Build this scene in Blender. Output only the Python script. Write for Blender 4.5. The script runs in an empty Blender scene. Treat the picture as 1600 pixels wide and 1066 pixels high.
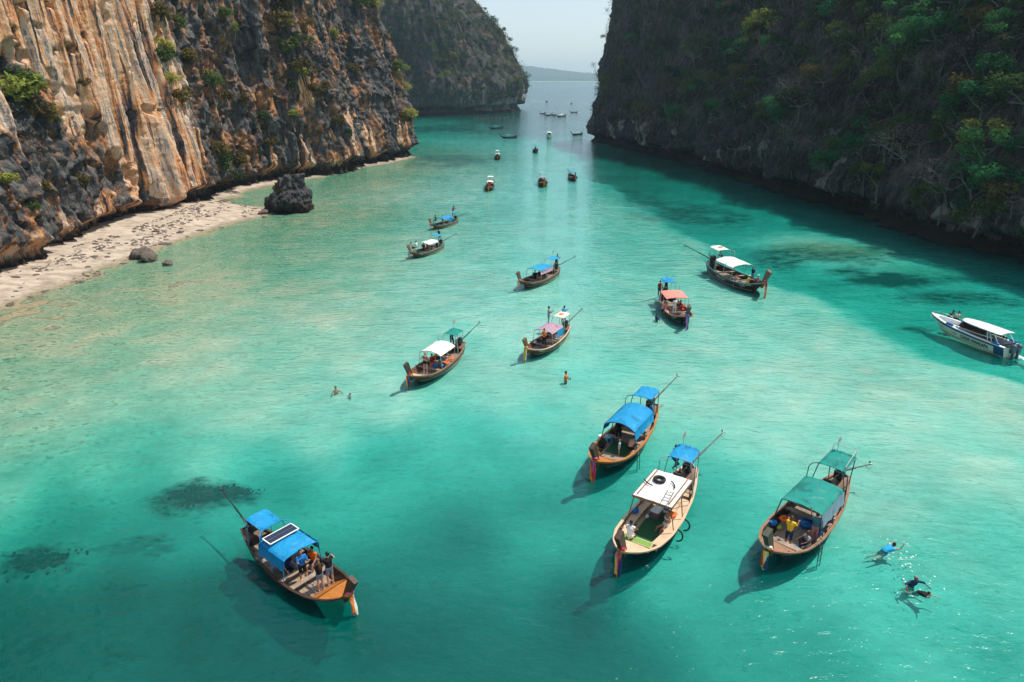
import bpy, math, random
import numpy as np
from mathutils import Vector, Matrix
from mathutils.bvhtree import BVHTree

random.seed(7); np.random.seed(7)
SC = bpy.context.scene
COL = SC.collection
rad = math.radians

# ------------------------------------------------------------------ camera
FPX, HY, CAMH = 1070.0, 123.0, 22.0           # focal length in pixels of a 1600 px wide frame
PITCH = math.atan((533 - HY) / FPX)
cam_d = bpy.data.cameras.new('camera')
cam_d.sensor_width = 36.0
cam_d.lens = 36.0 * FPX / 1600.0
cam_d.clip_start = 0.5
cam_d.clip_end = 14000
cam = bpy.data.objects.new('camera', cam_d)
COL.objects.link(cam)
cam.location = (0, 0, CAMH)
cam.rotation_euler = (math.pi / 2 - PITCH, 0, 0)
SC.camera = cam

# ------------------------------------------------------------------ sky, sun, exposure
SUN_EL, SUN_AZ = rad(63), rad(70)             # azimuth clockwise from +Y (the view direction)
world = bpy.data.worlds.new('World')
SC.world = world
world.use_nodes = True
wn = world.node_tree
sky = wn.nodes.new('ShaderNodeTexSky')
sky.sky_type = 'NISHITA'
sky.sun_disc = False
sky.sun_elevation = SUN_EL
sky.sun_rotation = SUN_AZ
sky.altitude = 0
sky.air_density = 1.0
sky.dust_density = 1.2
sky.ozone_density = 1.0
bg = wn.nodes['Background']
bg.inputs['Strength'].default_value = 0.15
veil = wn.nodes.new('ShaderNodeMix'); veil.data_type = 'RGBA'          # thin high haze evens the dome out
veil.inputs[0].default_value = 0.55
veil.inputs[7].default_value = (3.1, 3.6, 3.9, 1)
wn.links.new(sky.outputs[0], veil.inputs[6])
wn.links.new(veil.outputs[2], bg.inputs['Color'])

sun_dir = Vector((math.sin(SUN_AZ) * math.cos(SUN_EL), math.cos(SUN_AZ) * math.cos(SUN_EL), math.sin(SUN_EL)))
sl = bpy.data.lights.new('sun', 'SUN')
sl.energy = 4.2
sl.angle = rad(1.0)
sl.color = (1.0, 0.93, 0.82)
so = bpy.data.objects.new('sun', sl)
COL.objects.link(so)
so.rotation_euler = sun_dir.to_track_quat('Z', 'Y').to_euler()
so.location = (60, 40, 160)

SC.view_settings.view_transform = 'Standard'
SC.view_settings.look = 'None'
SC.view_settings.exposure = 0.42
SC.view_settings.gamma = 1.0
SC.view_settings.use_curve_mapping = False
SC.render.engine = 'CYCLES'
cy = SC.cycles
cy.use_denoising = True
cy.max_bounces = 6
cy.diffuse_bounces = 2
cy.glossy_bounces = 2
cy.transmission_bounces = 2
cy.transparent_max_bounces = 12
cy.volume_bounces = 0
cy.sample_clamp_direct = 1.6
cy.sample_clamp_indirect = 4
cy.caustics_reflective = False
cy.caustics_refractive = False

# ------------------------------------------------------------------ pixel (of the 1600 px photograph) -> place on a level
CP, SP = math.cos(PITCH), math.sin(PITCH)
def ray(px, py):
    a, b = (px - 800) / FPX, -(py - 533) / FPX
    return np.array([a, CP + b * SP, -SP + b * CP])
def at(px, py, z=0.0):
    d = ray(px, py)
    t = (z - CAMH) / d[2]
    return Vector((d[0] * t, d[1] * t, z))
def to_px(p):
    x, y, z = p[0], p[1], p[2] - CAMH
    f = y * CP - z * SP
    u = y * SP + z * CP
    return 800 + FPX * x / f, 533 - FPX * u / f

# ------------------------------------------------------------------ noise in numpy
def _hash(ix, iy, iz, seed):
    h = (ix * 374761393 + iy * 668265263 + iz * 1274126177 + seed * 974634181) & 0xffffffff
    h = ((h ^ (h >> 13)) * 1274126177) & 0xffffffff
    h = ((h ^ (h >> 16)) * 2246822519) & 0xffffffff
    return ((h ^ (h >> 15)) & 0xffff) / 32767.5 - 1.0
def vnoise(x, y, z, seed=0):
    x, y, z = np.broadcast_arrays(np.asarray(x, float), np.asarray(y, float), np.asarray(z, float))
    fx, fy, fz = np.floor(x), np.floor(y), np.floor(z)
    ix, iy, iz = fx.astype(np.int64), fy.astype(np.int64), fz.astype(np.int64)
    tx, ty, tz = x - fx, y - fy, z - fz
    tx, ty, tz = [t * t * t * (t * (t * 6 - 15) + 10) for t in (tx, ty, tz)]
    r = 0
    for dx in (0, 1):
        wx = tx if dx else 1 - tx
        for dy in (0, 1):
            wy = ty if dy else 1 - ty
            for dz in (0, 1):
                wz = tz if dz else 1 - tz
                r = r + wx * wy * wz * _hash(ix + dx, iy + dy, iz + dz, seed)
    return r
def fbm(x, y, z, octv=4, seed=0, gain=0.5):
    r, a, f = 0, 1.0, 1.0
    for o in range(octv):
        r = r + a * vnoise(x * f + o * 17.3, y * f + o * 5.1, z * f + o * 9.7, seed + o)
        a *= gain; f *= 2.03
    return r
def ridged(x, y, z, octv=3, seed=0):
    r, a, f = 0, 1.0, 1.0
    for o in range(octv):
        r = r + a * (1 - 2 * np.abs(vnoise(x * f + o * 7.7, y * f, z * f + o * 3.3, seed + o)))
        a *= 0.5; f *= 2.1
    return r
def sstep(a, b, x):
    t = np.clip((x - a) / (b - a), 0, 1)
    return t * t * (3 - 2 * t)

# ------------------------------------------------------------------ materials
MATS = {}
def new_mat(name):
    m = bpy.data.materials.new(name)
    m.use_nodes = True
    nt = m.node_tree
    for n in list(nt.nodes):
        nt.nodes.remove(n)
    out = nt.nodes.new('ShaderNodeOutputMaterial')
    return m, nt, out
class NT:
    """short hands for node trees"""
    def __init__(s, nt): s.nt = nt
    def n(s, t, **kw):
        nd = s.nt.nodes.new('ShaderNode' + t)
        for k, v in kw.items(): setattr(nd, k, v)
        return nd
    def link(s, a, b): s.nt.links.new(a, b)
    def val(s, sock, v):
        if isinstance(v, (int, float)): sock.default_value = v
        elif isinstance(v, (tuple, list)):
            sock.default_value = tuple(v) + ((1,) if len(v) == 3 and len(sock.default_value) == 4 else ())
        else: s.link(v, sock)
    def coords(s, kind='Object', scale=(1, 1, 1)):
        c = s.n('TexCoord'); m = s.n('Mapping')
        m.inputs['Scale'].default_value = scale
        s.link(c.outputs[kind], m.inputs['Vector'])
        return m.outputs[0]
    def attr(s, name):
        a = s.n('Attribute'); a.attribute_name = name
        return a
    def scalev(s, v, scale):
        m = s.n('Mapping'); m.inputs['Scale'].default_value = scale
        s.link(v, m.inputs['Vector']); return m.outputs[0]
    def noise(s, vec, scale, detail=3, rough=0.55, dist=0):
        n = s.n('TexNoise'); n.inputs['Scale'].default_value = scale
        n.inputs['Detail'].default_value = detail; n.inputs['Roughness'].default_value = rough
        n.inputs['Distortion'].default_value = dist
        if vec is not None: s.link(vec, n.inputs['Vector'])
        return n.outputs[0]
    def ramp(s, fac, stops, interp='LINEAR'):
        r = s.n('ValToRGB'); r.color_ramp.interpolation = interp
        e = r.color_ramp.elements
        while len(e) < len(stops): e.new(0.5)
        for el, (p, c) in zip(e, stops):
            el.position = p
            el.color = (c, c, c, 1) if isinstance(c, (int, float)) else tuple(c) + (1,)
        s.link(fac, r.inputs[0]); return r.outputs[0]
    def mix(s, f, a, b, mode='MIX'):
        m = s.n('Mix', data_type='RGBA', blend_type=mode)
        s.val(m.inputs[0], f); s.val(m.inputs[6], a); s.val(m.inputs[7], b)
        return m.outputs[2]
    def math(s, op, a, b=0.0, c=None):
        m = s.n('Math', operation=op)
        s.val(m.inputs[0], a); s.val(m.inputs[1], b)
        if c is not None: s.val(m.inputs[2], c)
        return m.outputs[0]
    def bump(s, h, strength=0.4, dist=0.05):
        b = s.n('Bump'); b.inputs['Strength'].default_value = strength
        b.inputs['Distance'].default_value = dist
        s.link(h, b.inputs['Height']); return b.outputs[0]
    def bsdf(s, col, rough=0.6, normal=None, spec=0.4, metal=0.0):
        b = s.n('BsdfPrincipled')
        s.val(b.inputs['Base Color'], col); s.val(b.inputs['Roughness'], rough)
        s.val(b.inputs['Specular IOR Level'], spec); s.val(b.inputs['Metallic'], metal)
        if normal is not None: s.link(normal, b.inputs['Normal'])
        return b.outputs[0]

def M(name, col, rough=0.6, var=0.25, scale=6.0, spec=0.3, metal=0.0, stretch=(1, 1, 1), bump=0.0):
    """painted / fabric / plastic surface with a little uneven wear"""
    if name in MATS: return MATS[name]
    m, nt, out = new_mat(name); q = NT(nt)
    v = q.coords('Object', stretch)
    n1 = q.noise(v, scale, 4, 0.6)
    n2 = q.noise(v, scale * 6, 3, 0.6)
    f = q.math('MULTIPLY_ADD', n2, 0.4, q.math('MULTIPLY', n1, 0.6))
    dark = tuple(c * (1 - var) for c in col); light = tuple(min(1, c * (1 + var)) for c in col)
    c = q.ramp(f, [(0.3, dark), (0.5, col), (0.72, light)])
    nrm = q.bump(n2, bump, 0.02) if bump else None
    q.link(q.bsdf(c, rough, nrm, spec, metal), out.inputs[0])
    MATS[name] = m
    return m
def tarp(name, col, fade=0.3):
    """tarpaulin: sun-faded patches, dirt runs, fold lines pressed into the cloth"""
    if name in MATS: return MATS[name]
    m, nt, out = new_mat(name); q = NT(nt)
    v = q.coords('Object')
    oi = q.n('ObjectInfo')
    add = q.n('VectorMath', operation='ADD'); q.link(v, add.inputs[0]); q.link(oi.outputs['Location'], add.inputs[1]); v2 = add.outputs[0]
    n1 = q.noise(v2, 1.1, 5, 0.65, .5); n2 = q.noise(q.scalev(v2, (1, 5, 1)), 2.5, 4, .65); n3 = q.noise(v2, 5, 3, .6)
    pale = tuple(min(.75, c * .8 + fade * .35) for c in col); dark = tuple(c * .62 for c in col)
    c = q.ramp(n1, [(0.36, dark), (0.47, col), (0.58, col), (0.74, pale)])
    c = q.mix(q.math('MULTIPLY', q.ramp(n2, [(0.55, 0.0), (0.72, 1.0)]), .4), c, (0.16, 0.14, 0.12))
    br = q.n('TexBrick'); br.inputs['Scale'].default_value = 1.0; br.inputs['Brick Width'].default_value = .85; br.inputs['Row Height'].default_value = .62; br.inputs['Mortar Size'].default_value = .014; br.offset = 0
    br.inputs['Color1'].default_value = br.inputs['Color2'].default_value = (0, 0, 0, 1); br.inputs['Mortar'].default_value = (1, 1, 1, 1); wob = q.n('VectorMath', operation='MULTIPLY_ADD'); nz = q.n('TexNoise'); nz.inputs['Scale'].default_value = 1.3; q.link(v2, nz.inputs['Vector']); q.link(nz.outputs['Color'], wob.inputs[0]); wob.inputs[1].default_value = (.12, .12, .12); q.link(v, wob.inputs[2]); q.link(wob.outputs[0], br.inputs['Vector'])
    c = q.mix(q.math('MULTIPLY', br.outputs['Color'], .14), c, pale)
    h = q.math('ADD', q.math('MULTIPLY', n1, 1.0), q.math('ADD', q.math('MULTIPLY', n3, .35), q.math('MULTIPLY', br.outputs['Color'], .15)))
    q.link(q.bsdf(c, .7, q.bump(h, .8, .10), .25), out.inputs[0])
    MATS[name] = m
    return m
def wood(name, col, rough=0.5, var=0.45, spec=0.35):
    if name in MATS: return MATS[name]
    m, nt, out = new_mat(name); q = NT(nt)
    v = q.coords('Object', (0.6, 6, 6))
    n1 = q.noise(v, 3.0, 5, 0.65, 0.4)
    v2 = q.coords('Object', (1, 1, 1))
    n2 = q.noise(v2, 1.7, 4, 0.6)
    f = q.math('MULTIPLY_ADD', n2, 0.5, q.math('MULTIPLY', n1, 0.5))
    dark = tuple(c * (1 - var) for c in col); light = tuple(min(1, c * (1 + var)) for c in col)
    c = q.ramp(f, [(0.33, dark), (0.5, col), (0.68, light)])
    q.link(q.bsdf(c, rough, q.bump(n1, 0.25, 0.02), spec), out.inputs[0])
    MATS[name] = m
    return m
def leaf_mat(name, cols, transl=0.35):
    """foliage: tone differs from plant to plant and from leaf clump to leaf clump"""
    if name in MATS: return MATS[name]
    m, nt, out = new_mat(name); q = NT(nt)
    oi = q.n('ObjectInfo')
    g = q.n('NewGeometry')
    n = q.noise(g.outputs['Position'], 0.55, 2)
    n2 = q.noise(g.outputs['Position'], 3.1, 2)
    f = q.math('ADD', q.math('MULTIPLY', oi.outputs['Random'], 0.35), q.math('ADD', q.math('MULTIPLY', n, 0.45), q.math('MULTIPLY', n2, 0.35)))
    k = len(cols)
    c = q.ramp(f, [(0.28 + 0.55 * i / (k - 1), cols[i]) for i in range(k)])
    d = q.n('BsdfDiffuse'); t = q.n('BsdfTranslucent'); mx = q.n('MixShader')
    q.link(c, d.inputs[0]); q.link(c, t.inputs[0]); mx.inputs[0].default_value = transl
    q.link(d.outputs[0], mx.inputs[1]); q.link(t.outputs[0], mx.inputs[2])
    q.link(mx.outputs[0], out.inputs[0])
    MATS[name] = m
    return m

# ------------------------------------------------------------------ mesh building
def np_mesh(name, verts, faces_n, mat=None, smooth=False, k=4):
    """verts (n,3), faces (m,k) arrays -> mesh"""
    me = bpy.data.meshes.new(name)
    verts = np.asarray(verts, np.float32); f = np.asarray(faces_n, np.int32)
    me.vertices.add(len(verts)); me.vertices.foreach_set('co', verts.ravel())
    me.loops.add(f.size); me.loops.foreach_set('vertex_index', f.ravel())
    me.polygons.add(len(f))
    me.polygons.foreach_set('loop_start', np.arange(0, f.size, k, dtype=np.int32))
    if smooth: me.polygons.foreach_set('use_smooth', np.ones(len(f), bool))
    me.update(calc_edges=True)
    if mat: me.materials.append(mat)
    return me
def grid_faces(nu, nv):
    i = np.arange(nu - 1)[:, None] * nv + np.arange(nv - 1)[None, :]
    i = i.ravel()
    return np.stack([i, i + nv, i + nv + 1, i + 1], 1)
def link(name, me, parent=None, loc=None, kind=None):
    o = bpy.data.objects.new(name, me); COL.objects.link(o)
    if parent is not None: o.parent = parent
    if loc is not None: o.location = loc
    if kind: o['kind'] = kind
    return o
def tag(o, label, cat=None, group=None):
    o['label'] = label
    if cat: o['category'] = cat
    if group: o['group'] = group
    return o
def thing(name, label, cat, loc=(0, 0, 0), rz=0.0, group=None):
    o = bpy.data.objects.new(name, None); COL.objects.link(o)
    o.empty_display_size = 0.3
    o.location = loc; o.rotation_euler = (0, 0, rz)
    return tag(o, label, cat, group)
def copy_tree(root, loc, rz=0, scale=None, label=None, rot=None):
    r = root.copy(); COL.objects.link(r)
    r.location = loc; r.rotation_euler = rot if rot else (0, 0, rz)
    if scale: r.scale = scale if not isinstance(scale, (int, float)) else (scale,) * 3
    if label: r['label'] = label
    for ch in list(root.children):
        c = ch.copy(); COL.objects.link(c); c.parent = r
        for g in list(ch.children):
            d = g.copy(); COL.objects.link(d); d.parent = c
    return r

class MB:
    """collects shapes for ONE mesh"""
    def __init__(s): s.v = []; s.f = []
    def add(s, vs, fs):
        b = len(s.v); s.v += [tuple(v) for v in vs]; s.f += [tuple(i + b for i in f) for f in fs]; return s
    def box(s, c, d, rot=None):
        x, y, z = d[0] / 2, d[1] / 2, d[2] / 2
        vs = [Vector(p) for p in ((-x, -y, -z), (x, -y, -z), (x, y, -z), (-x, y, -z), (-x, -y, z), (x, -y, z), (x, y, z), (-x, y, z))]
        if rot is not None: vs = [rot @ v for v in vs]
        c = Vector(c)
        return s.add([v + c for v in vs], [(0, 3, 2, 1), (4, 5, 6, 7), (0, 1, 5, 4), (1, 2, 6, 5), (2, 3, 7, 6), (3, 0, 4, 7)])
    def tube(s, pts, r, n=8, cap=True, r2=None):
        pts = [Vector(p) for p in pts]; m = len(pts)
        rs = [r + ((r2 if r2 is not None else r) - r) * i / max(1, m - 1) for i in range(m)] if not isinstance(r, (list, tuple)) else r
        vs = []
        t0 = (pts[1] - pts[0]).normalized()
        up = Vector((0, 0, 1)) if abs(t0.z) < 0.9 else Vector((1, 0, 0))
        for i, p in enumerate(pts):
            t = (pts[min(i + 1, m - 1)] - pts[max(i - 1, 0)]).normalized()
            a = t.cross(up)
            if a.length < 1e-4: a = t.cross(Vector((0, 1, 0)))
            a.normalize(); b = a.cross(t); up = b
            for j in range(n):
                th = 2 * math.pi * j / n
                vs.append(p + (a * math.cos(th) + b * math.sin(th)) * rs[i])
        fs = [(i * n + j, i * n + (j + 1) % n, (i + 1) * n + (j + 1) % n, (i + 1) * n + j) for i in range(m - 1) for j in range(n)]
        if cap:
            fs.append(tuple(range(n - 1, -1, -1))); fs.append(tuple((m - 1) * n + j for j in range(n)))
        return s.add(vs, fs)
    def ell(s, c, r, rot=None, nu=12, nv=8):
        vs = []; c = Vector(c)
        for i in range(nv + 1):
            ph = math.pi * i / nv
            for j in range(nu):
                th = 2 * math.pi * j / nu
                v = Vector((r[0] * math.sin(ph) * math.cos(th), r[1] * math.sin(ph) * math.sin(th), r[2] * math.cos(ph)))
                vs.append((rot @ v if rot is not None else v) + c)
        fs = [(i * nu + j, (i + 1) * nu + j, (i + 1) * nu + (j + 1) % nu, i * nu + (j + 1) % nu) for i in range(nv) for j in range(nu)]
        return s.add(vs, fs)
    def torus(s, c, R, r, rot=None, n=20, m=8, a0=0, a1=2 * math.pi):
        pts = []
        full = abs(a1 - a0 - 2 * math.pi) < 1e-3
        k = n + 1
        for i in range(k):
            a = a0 + (a1 - a0) * i / n
            v = Vector((R * math.cos(a), R * math.sin(a), 0))
            pts.append((rot @ v if rot is not None else v) + Vector(c))
        return s.tube(pts, r, m, cap=not full)
    def grid(s, rows):
        """rows: list of equally long lists of points"""
        nv = len(rows[0]); b = len(s.v)
        for r in rows: s.v += [tuple(p) for p in r]
        for i in range(len(rows) - 1):
            for j in range(nv - 1):
                s.f.append((b + i * nv + j, b + (i + 1) * nv + j, b + (i + 1) * nv + j + 1, b + i * nv + j + 1))
        return s
    def slab(s, rows, t):
        """a sheet of points with thickness t downwards"""
        low = [[(p[0], p[1], p[2] - t) for p in r] for r in rows]
        s.grid(rows); s.grid([list(reversed(r)) for r in low])
        edge = rows[0] + [r[-1] for r in rows[1:]] + list(reversed(rows[-1]))[1:] + [r[0] for r in reversed(rows[1:-1])]
        edge.append(edge[0])
        s.grid([[p for p in edge], [(p[0], p[1], p[2] - t) for p in edge]])
        return s
    def mesh(s, name, mat=None, smooth=False):
        me = bpy.data.meshes.new(name)
        me.from_pydata(s.v, [], s.f); me.update()
        if mat: me.materials.append(mat)
        if smooth: me.polygons.foreach_set('use_smooth', np.ones(len(me.polygons), bool))
        return me
    def build(s, name, mat=None, parent=None, smooth=False, kind=None):
        return link(name, s.mesh(name, mat, smooth), parent, None, kind)
def RZ(a): return Matrix.Rotation(a, 3, 'Z')
def RY(a): return Matrix.Rotation(a, 3, 'Y')
def RX(a): return Matrix.Rotation(a, 3, 'X')
# ================================================================== the setting
# ------------------------------------------------------------------ cliffs
def polyline(pts, dens):
    """smooth a plan line and sample it; dens: list of (y0, y1, step)"""
    p = np.array(pts, float)
    for _ in range(2):
        q = np.empty((2 * len(p) - 2, 2)); q[0::2] = p[:-1] * .75 + p[1:] * .25; q[1::2] = p[:-1] * .25 + p[1:] * .75
        p = np.vstack([p[:1], q, p[-1:]])
    seg = np.hypot(*np.diff(p, axis=0).T); s = np.r_[0, np.cumsum(seg)]
    out = [0.0]
    while out[-1] < s[-1]:
        y = np.interp(out[-1], s, p[:, 1]); x = np.interp(out[-1], s, p[:, 0])
        out.append(out[-1] + dens(x, y))
    out = np.array(out[:-1])
    P = np.stack([np.interp(out, s, p[:, 0]), np.interp(out, s, p[:, 1])], 1)
    ds = 4.0
    A = np.stack([np.interp(out + ds, s, p[:, 0]), np.interp(out + ds, s, p[:, 1])], 1)
    B = np.stack([np.interp(out - ds, s, p[:, 0]), np.interp(out - ds, s, p[:, 1])], 1)
    T = A - B; T /= np.linalg.norm(T, axis=1)[:, None]
    return P, T, out
def in_poly(y, z, poly, soft):
    """1 inside, 0 outside, soft edge"""
    inside = np.zeros(y.shape, bool); dmin = np.full(y.shape, 1e9)
    for (y0, z0), (y1, z1) in zip(poly, poly[1:] + poly[:1]):
        cond = ((z0 > z) != (z1 > z)) & (y < (y1 - y0) * (z - z0) / (z1 - z0 + 1e-9) + y0)
        inside ^= cond
        L = (y1 - y0) ** 2 + (z1 - z0) ** 2
        t = np.clip(((y - y0) * (y1 - y0) + (z - z0) * (z1 - z0)) / L, 0, 1)
        dmin = np.minimum(dmin, np.hypot(y - y0 - t * (y1 - y0), z - z0 - t * (z1 - z0)))
    return sstep(-soft, soft, np.where(inside, dmin, -dmin))

def cliff(name, pts, dens, side, zs, setback, disp, mat, masks=None, plateau=((6, 3), (20, 7), (45, 11))):
    P, T, S = polyline(pts, dens)
    N = np.stack([T[:, 1], -T[:, 0]], 1) * side                      # outwards, towards the water
    zs = np.asarray(zs, float); nu, nv = len(P), len(zs)
    U = np.repeat(S[:, None], nv, 1); Z = np.repeat(zs[None, :], nu, 0)
    X0 = np.repeat(P[:, :1], nv, 1); Y0 = np.repeat(P[:, 1:], nv, 1)
    off = -setback(X0, Y0, U, Z)
    x = X0 + N[:, :1] * off; y = Y0 + N[:, 1:] * off
    mk = masks(x, y, U, Z) if masks else np.zeros_like(U)
    d, dz = disp(x, y, U, Z, mk)
    fade = sstep(-6, -1, Z)
    x = x + N[:, :1] * d * fade; y = y + N[:, 1:] * d * fade; z = Z + dz
    for bk, up in plateau:                                           # the land behind the edge
        nb = fbm(U[:, -1:] / 9, bk, 0, 3, 91) * 2.5
        x = np.hstack([x, x[:, nv - 1:nv] - N[:, :1] * bk]); y = np.hstack([y, y[:, nv - 1:nv] - N[:, 1:] * bk])
        z = np.hstack([z, z[:, nv - 1:nv] + up + nb]); U = np.hstack([U, S[:, None]]); Z = np.hstack([Z, Z[:, nv - 1:nv] + bk]); mk = np.hstack([mk, mk[:, nv - 1:nv] * 0])
    nv2 = nv + len(plateau)
    V = np.stack([x, y, z], 2).reshape(-1, 3)
    F = grid_faces(nu, nv2)
    if side < 0: F = F[:, ::-1]
    me = np_mesh(name, V, F, mat, True)
    uv = me.uv_layers.new(name='UVMap')
    UV = np.stack([U, Z], 2).reshape(-1, 2).astype(np.float32) / 10
    uv.data.foreach_set('uv', UV[F.ravel()].ravel())
    a = me.attributes.new('pale', 'FLOAT', 'POINT'); a.data.foreach_set('value', mk.ravel().astype(np.float32))
    o = link(name, me, None, None, 'structure')
    return o, V.reshape(nu, nv2, 3), N

def rock_mat(name, warm, tone, pale_tone=1.0):
    m, nt, out = new_mat(name); q = NT(nt)
    c = q.n('TexCoord'); uv = c.outputs['UV']; ob = c.outputs['Object']
    pale = q.attr('pale').outputs['Fac']
    s1 = q.noise(q.scalev(uv, (7, 0.35, 1)), 1.0, 5, 0.6, 0.3)        # broad hanging streaks
    s2 = q.noise(q.scalev(uv, (26, 1.4, 1)), 1.0, 4, 0.65, 0.4)       # narrow streaks
    b1 = q.noise(ob, 0.13, 4, 0.6)
    b2 = q.noise(ob, 0.9, 5, 0.65)
    b3 = q.noise(ob, 4.0, 4, 0.7)
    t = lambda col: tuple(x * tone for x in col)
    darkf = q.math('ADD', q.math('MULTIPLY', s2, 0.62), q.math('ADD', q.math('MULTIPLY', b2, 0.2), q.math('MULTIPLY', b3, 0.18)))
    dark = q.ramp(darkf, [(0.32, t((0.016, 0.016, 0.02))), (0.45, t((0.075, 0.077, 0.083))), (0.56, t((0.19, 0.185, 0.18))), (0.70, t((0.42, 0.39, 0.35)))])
    # rust: dry plants and iron stains
    rf = q.math('ADD', q.math('MULTIPLY', b1, 0.5), q.math('ADD', q.math('MULTIPLY', b2, 0.35), q.math('MULTIPLY', s1, 0.3)))
    rust = q.ramp(q.math('ADD', b3, q.math('MULTIPLY', s2, 0.3)), [(0.4, (0.10, 0.045, 0.022)), (0.62, (0.36, 0.15, 0.055)), (0.82, (0.52, 0.28, 0.13))])
    dark = q.mix(q.math('MULTIPLY', q.ramp(rf, [(0.585, 0.0), (0.68, 1.0)]), warm), dark, rust)
    pf = q.math('ADD', q.math('MULTIPLY', s1, 0.62), q.math('ADD', q.math('MULTIPLY', s2, 0.3), q.math('MULTIPLY', b3, 0.08)))
    k = pale_tone
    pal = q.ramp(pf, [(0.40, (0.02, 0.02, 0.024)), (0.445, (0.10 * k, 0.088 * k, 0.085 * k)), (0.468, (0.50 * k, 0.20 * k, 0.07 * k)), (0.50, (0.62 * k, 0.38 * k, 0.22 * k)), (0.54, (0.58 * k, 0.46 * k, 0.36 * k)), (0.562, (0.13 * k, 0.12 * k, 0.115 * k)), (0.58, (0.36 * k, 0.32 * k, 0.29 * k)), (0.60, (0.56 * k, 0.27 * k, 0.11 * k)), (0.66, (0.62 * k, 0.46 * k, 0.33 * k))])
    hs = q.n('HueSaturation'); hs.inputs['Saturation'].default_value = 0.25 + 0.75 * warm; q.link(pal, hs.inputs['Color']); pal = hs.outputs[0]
    pm = q.ramp(q.math('ADD', pale, q.math('MULTIPLY', q.math('SUBTRACT', b2, 0.5), 0.7)), [(0.42, 0.0), (0.58, 1.0)])
    col = q.mix(pm, dark, pal)
    # dark band of algae and oysters between the tide marks
    sp = q.n('SeparateXYZ'); q.link(ob, sp.inputs[0])
    hz = q.math('ADD', sp.outputs['Z'], q.math('MULTIPLY', q.math('SUBTRACT', b2, 0.5), 2.2))
    col = q.mix(q.ramp(hz, [(0.10, 1.0), (0.24, 0.0)]), col, (0.035, 0.026, 0.02)) if False else q.mix(q.ramp(q.math('MULTIPLY', hz, 0.1), [(0.13, 1.0), (0.24, 0.0)]), col, (0.03, 0.023, 0.019))
    h = q.math('ADD', q.math('MULTIPLY', b3, 0.5), q.math('ADD', q.math('MULTIPLY', b2, 0.8), q.math('MULTIPLY', s2, 0.6)))
    q.link(q.bsdf(col, 0.9, q.bump(h, 0.8, 0.4), 0.15), out.inputs[0])
    MATS[name] = m
    return m

CREAM = [(80, 40), (88, 52), (131, 52), (130, 34), (128, 22), (131.5, 5.5), (127, 2.6), (121, 1.5), (114, 3.5), (107, 9), (103.8, 14), (100.8, 18.5), (93, 23), (88.8, 25), (84, 30)]
BAND = [(74, 1.5), (76, 5.0), (84, 6.0), (93, 4.2), (103, 7.0), (116, 6.0), (122, 2.0), (108, 1.5), (92, 1.5)]
RIGHTL = [(150, 1.5), (152, 6.0), (164, 8.5), (176, 13), (184, 16), (190, 15), (194, 9), (206, 12), (215, 10), (215, 1.5)]
def left_masks(x, y, U, Z):
    w = fbm(U / 5, Z / 6, 0, 3, 5)
    yy, zz = y + w * 3, Z + w * 2
    m = in_poly(yy, zz, CREAM, 2.0)
    m = np.maximum(m, 0.62 * in_poly(yy, zz, BAND, 1.3) * sstep(-.3, .4, fbm(U / 3, Z / 5, 3, 3, 15) + .2))
    m = np.maximum(m, 0.62 * in_poly(yy, zz, RIGHTL, 1.6) * sstep(-.35, .35, fbm(U / 3.5, Z / 7, 3, 3, 16)))
    m = np.maximum(m, 0.7 * sstep(.52, .8, fbm(U / 4, Z / 22, 7, 3, 19)))
    return m
def notch(Z, U, depth, top, seed):
    t = top + 0.7 * vnoise(U / 7, 0, 0, seed) + 0.5 * vnoise(U / 2.3, 0, 0, seed + 1)
    prof = sstep(t + 0.9, t - 0.5, Z) * (0.55 + 0.45 * sstep(-1.0, t * .7, Z))
    return depth * (1 + .4 * vnoise(U / 11, 0, 0, seed + 2)) * prof
def left_setback(X, Y, U, Z):
    s = np.maximum(0, Z - 3) * (0.115 + 0.07 * sstep(120, 190, Y))
    return s + notch(Z, U, 2.6, 2.6, 31) - 0.9 * sstep(0.8, -1.5, Z)
def left_disp(x, y, U, Z, mk):
    d = 2.6 * fbm(U / 26, Z / 60, 0, 2, 1) + 0.9 * fbm(U / 9, Z / 70, 1, 2, 2)
    flute = ridged(U / 3.3 + .16 * fbm(U / 8, Z / 12, 0, 2, 8), Z / 70, 0, 3, 3)
    d = d + (0.8 + .5 * mk) * (flute - .5) + 0.5 * ridged(U / 1.2 + .12 * fbm(U / 3, Z / 5, 0, 2, 29), Z / 30, 0, 2, 23)
    rough = (1 - 0.9 * mk)
    blk = fbm(U / 2.0, Z / 4.6, 4, 4, 4)
    d = d + rough * (0.8 * blk + 0.3 * fbm(x / .8, y / .8, Z / .8, 3, 6))
    d = d + (1 - .6 * mk) * 0.2 * fbm(x / .45, y / .45, Z / .45, 2, 66)
    step = (Z / 9 + .55 * fbm(U / 7, Z / 12, 2, 3, 9)) % 1.0         # bulging tiers
    d = d + rough * 0.9 * (0.5 - step)
    hole = sstep(.72, .95, fbm(U / 2.0, Z / 2.8, 12, 3, 12)) * (1 - .3 * mk)
    d = d - 1.7 * hole
    dr = sstep(0.60, .9, ridged(U / 14, Z / 60, 3, 1, 14)) * (1 - mk)
    return d - 1.8 * dr, 0.25 * fbm(U / 1.5, Z / 1.5, 30, 2, 44) * sstep(1, 4, Z)
rock_warm = rock_mat('sunlit_limestone', 1.0, 0.62, 1.0)
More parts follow.
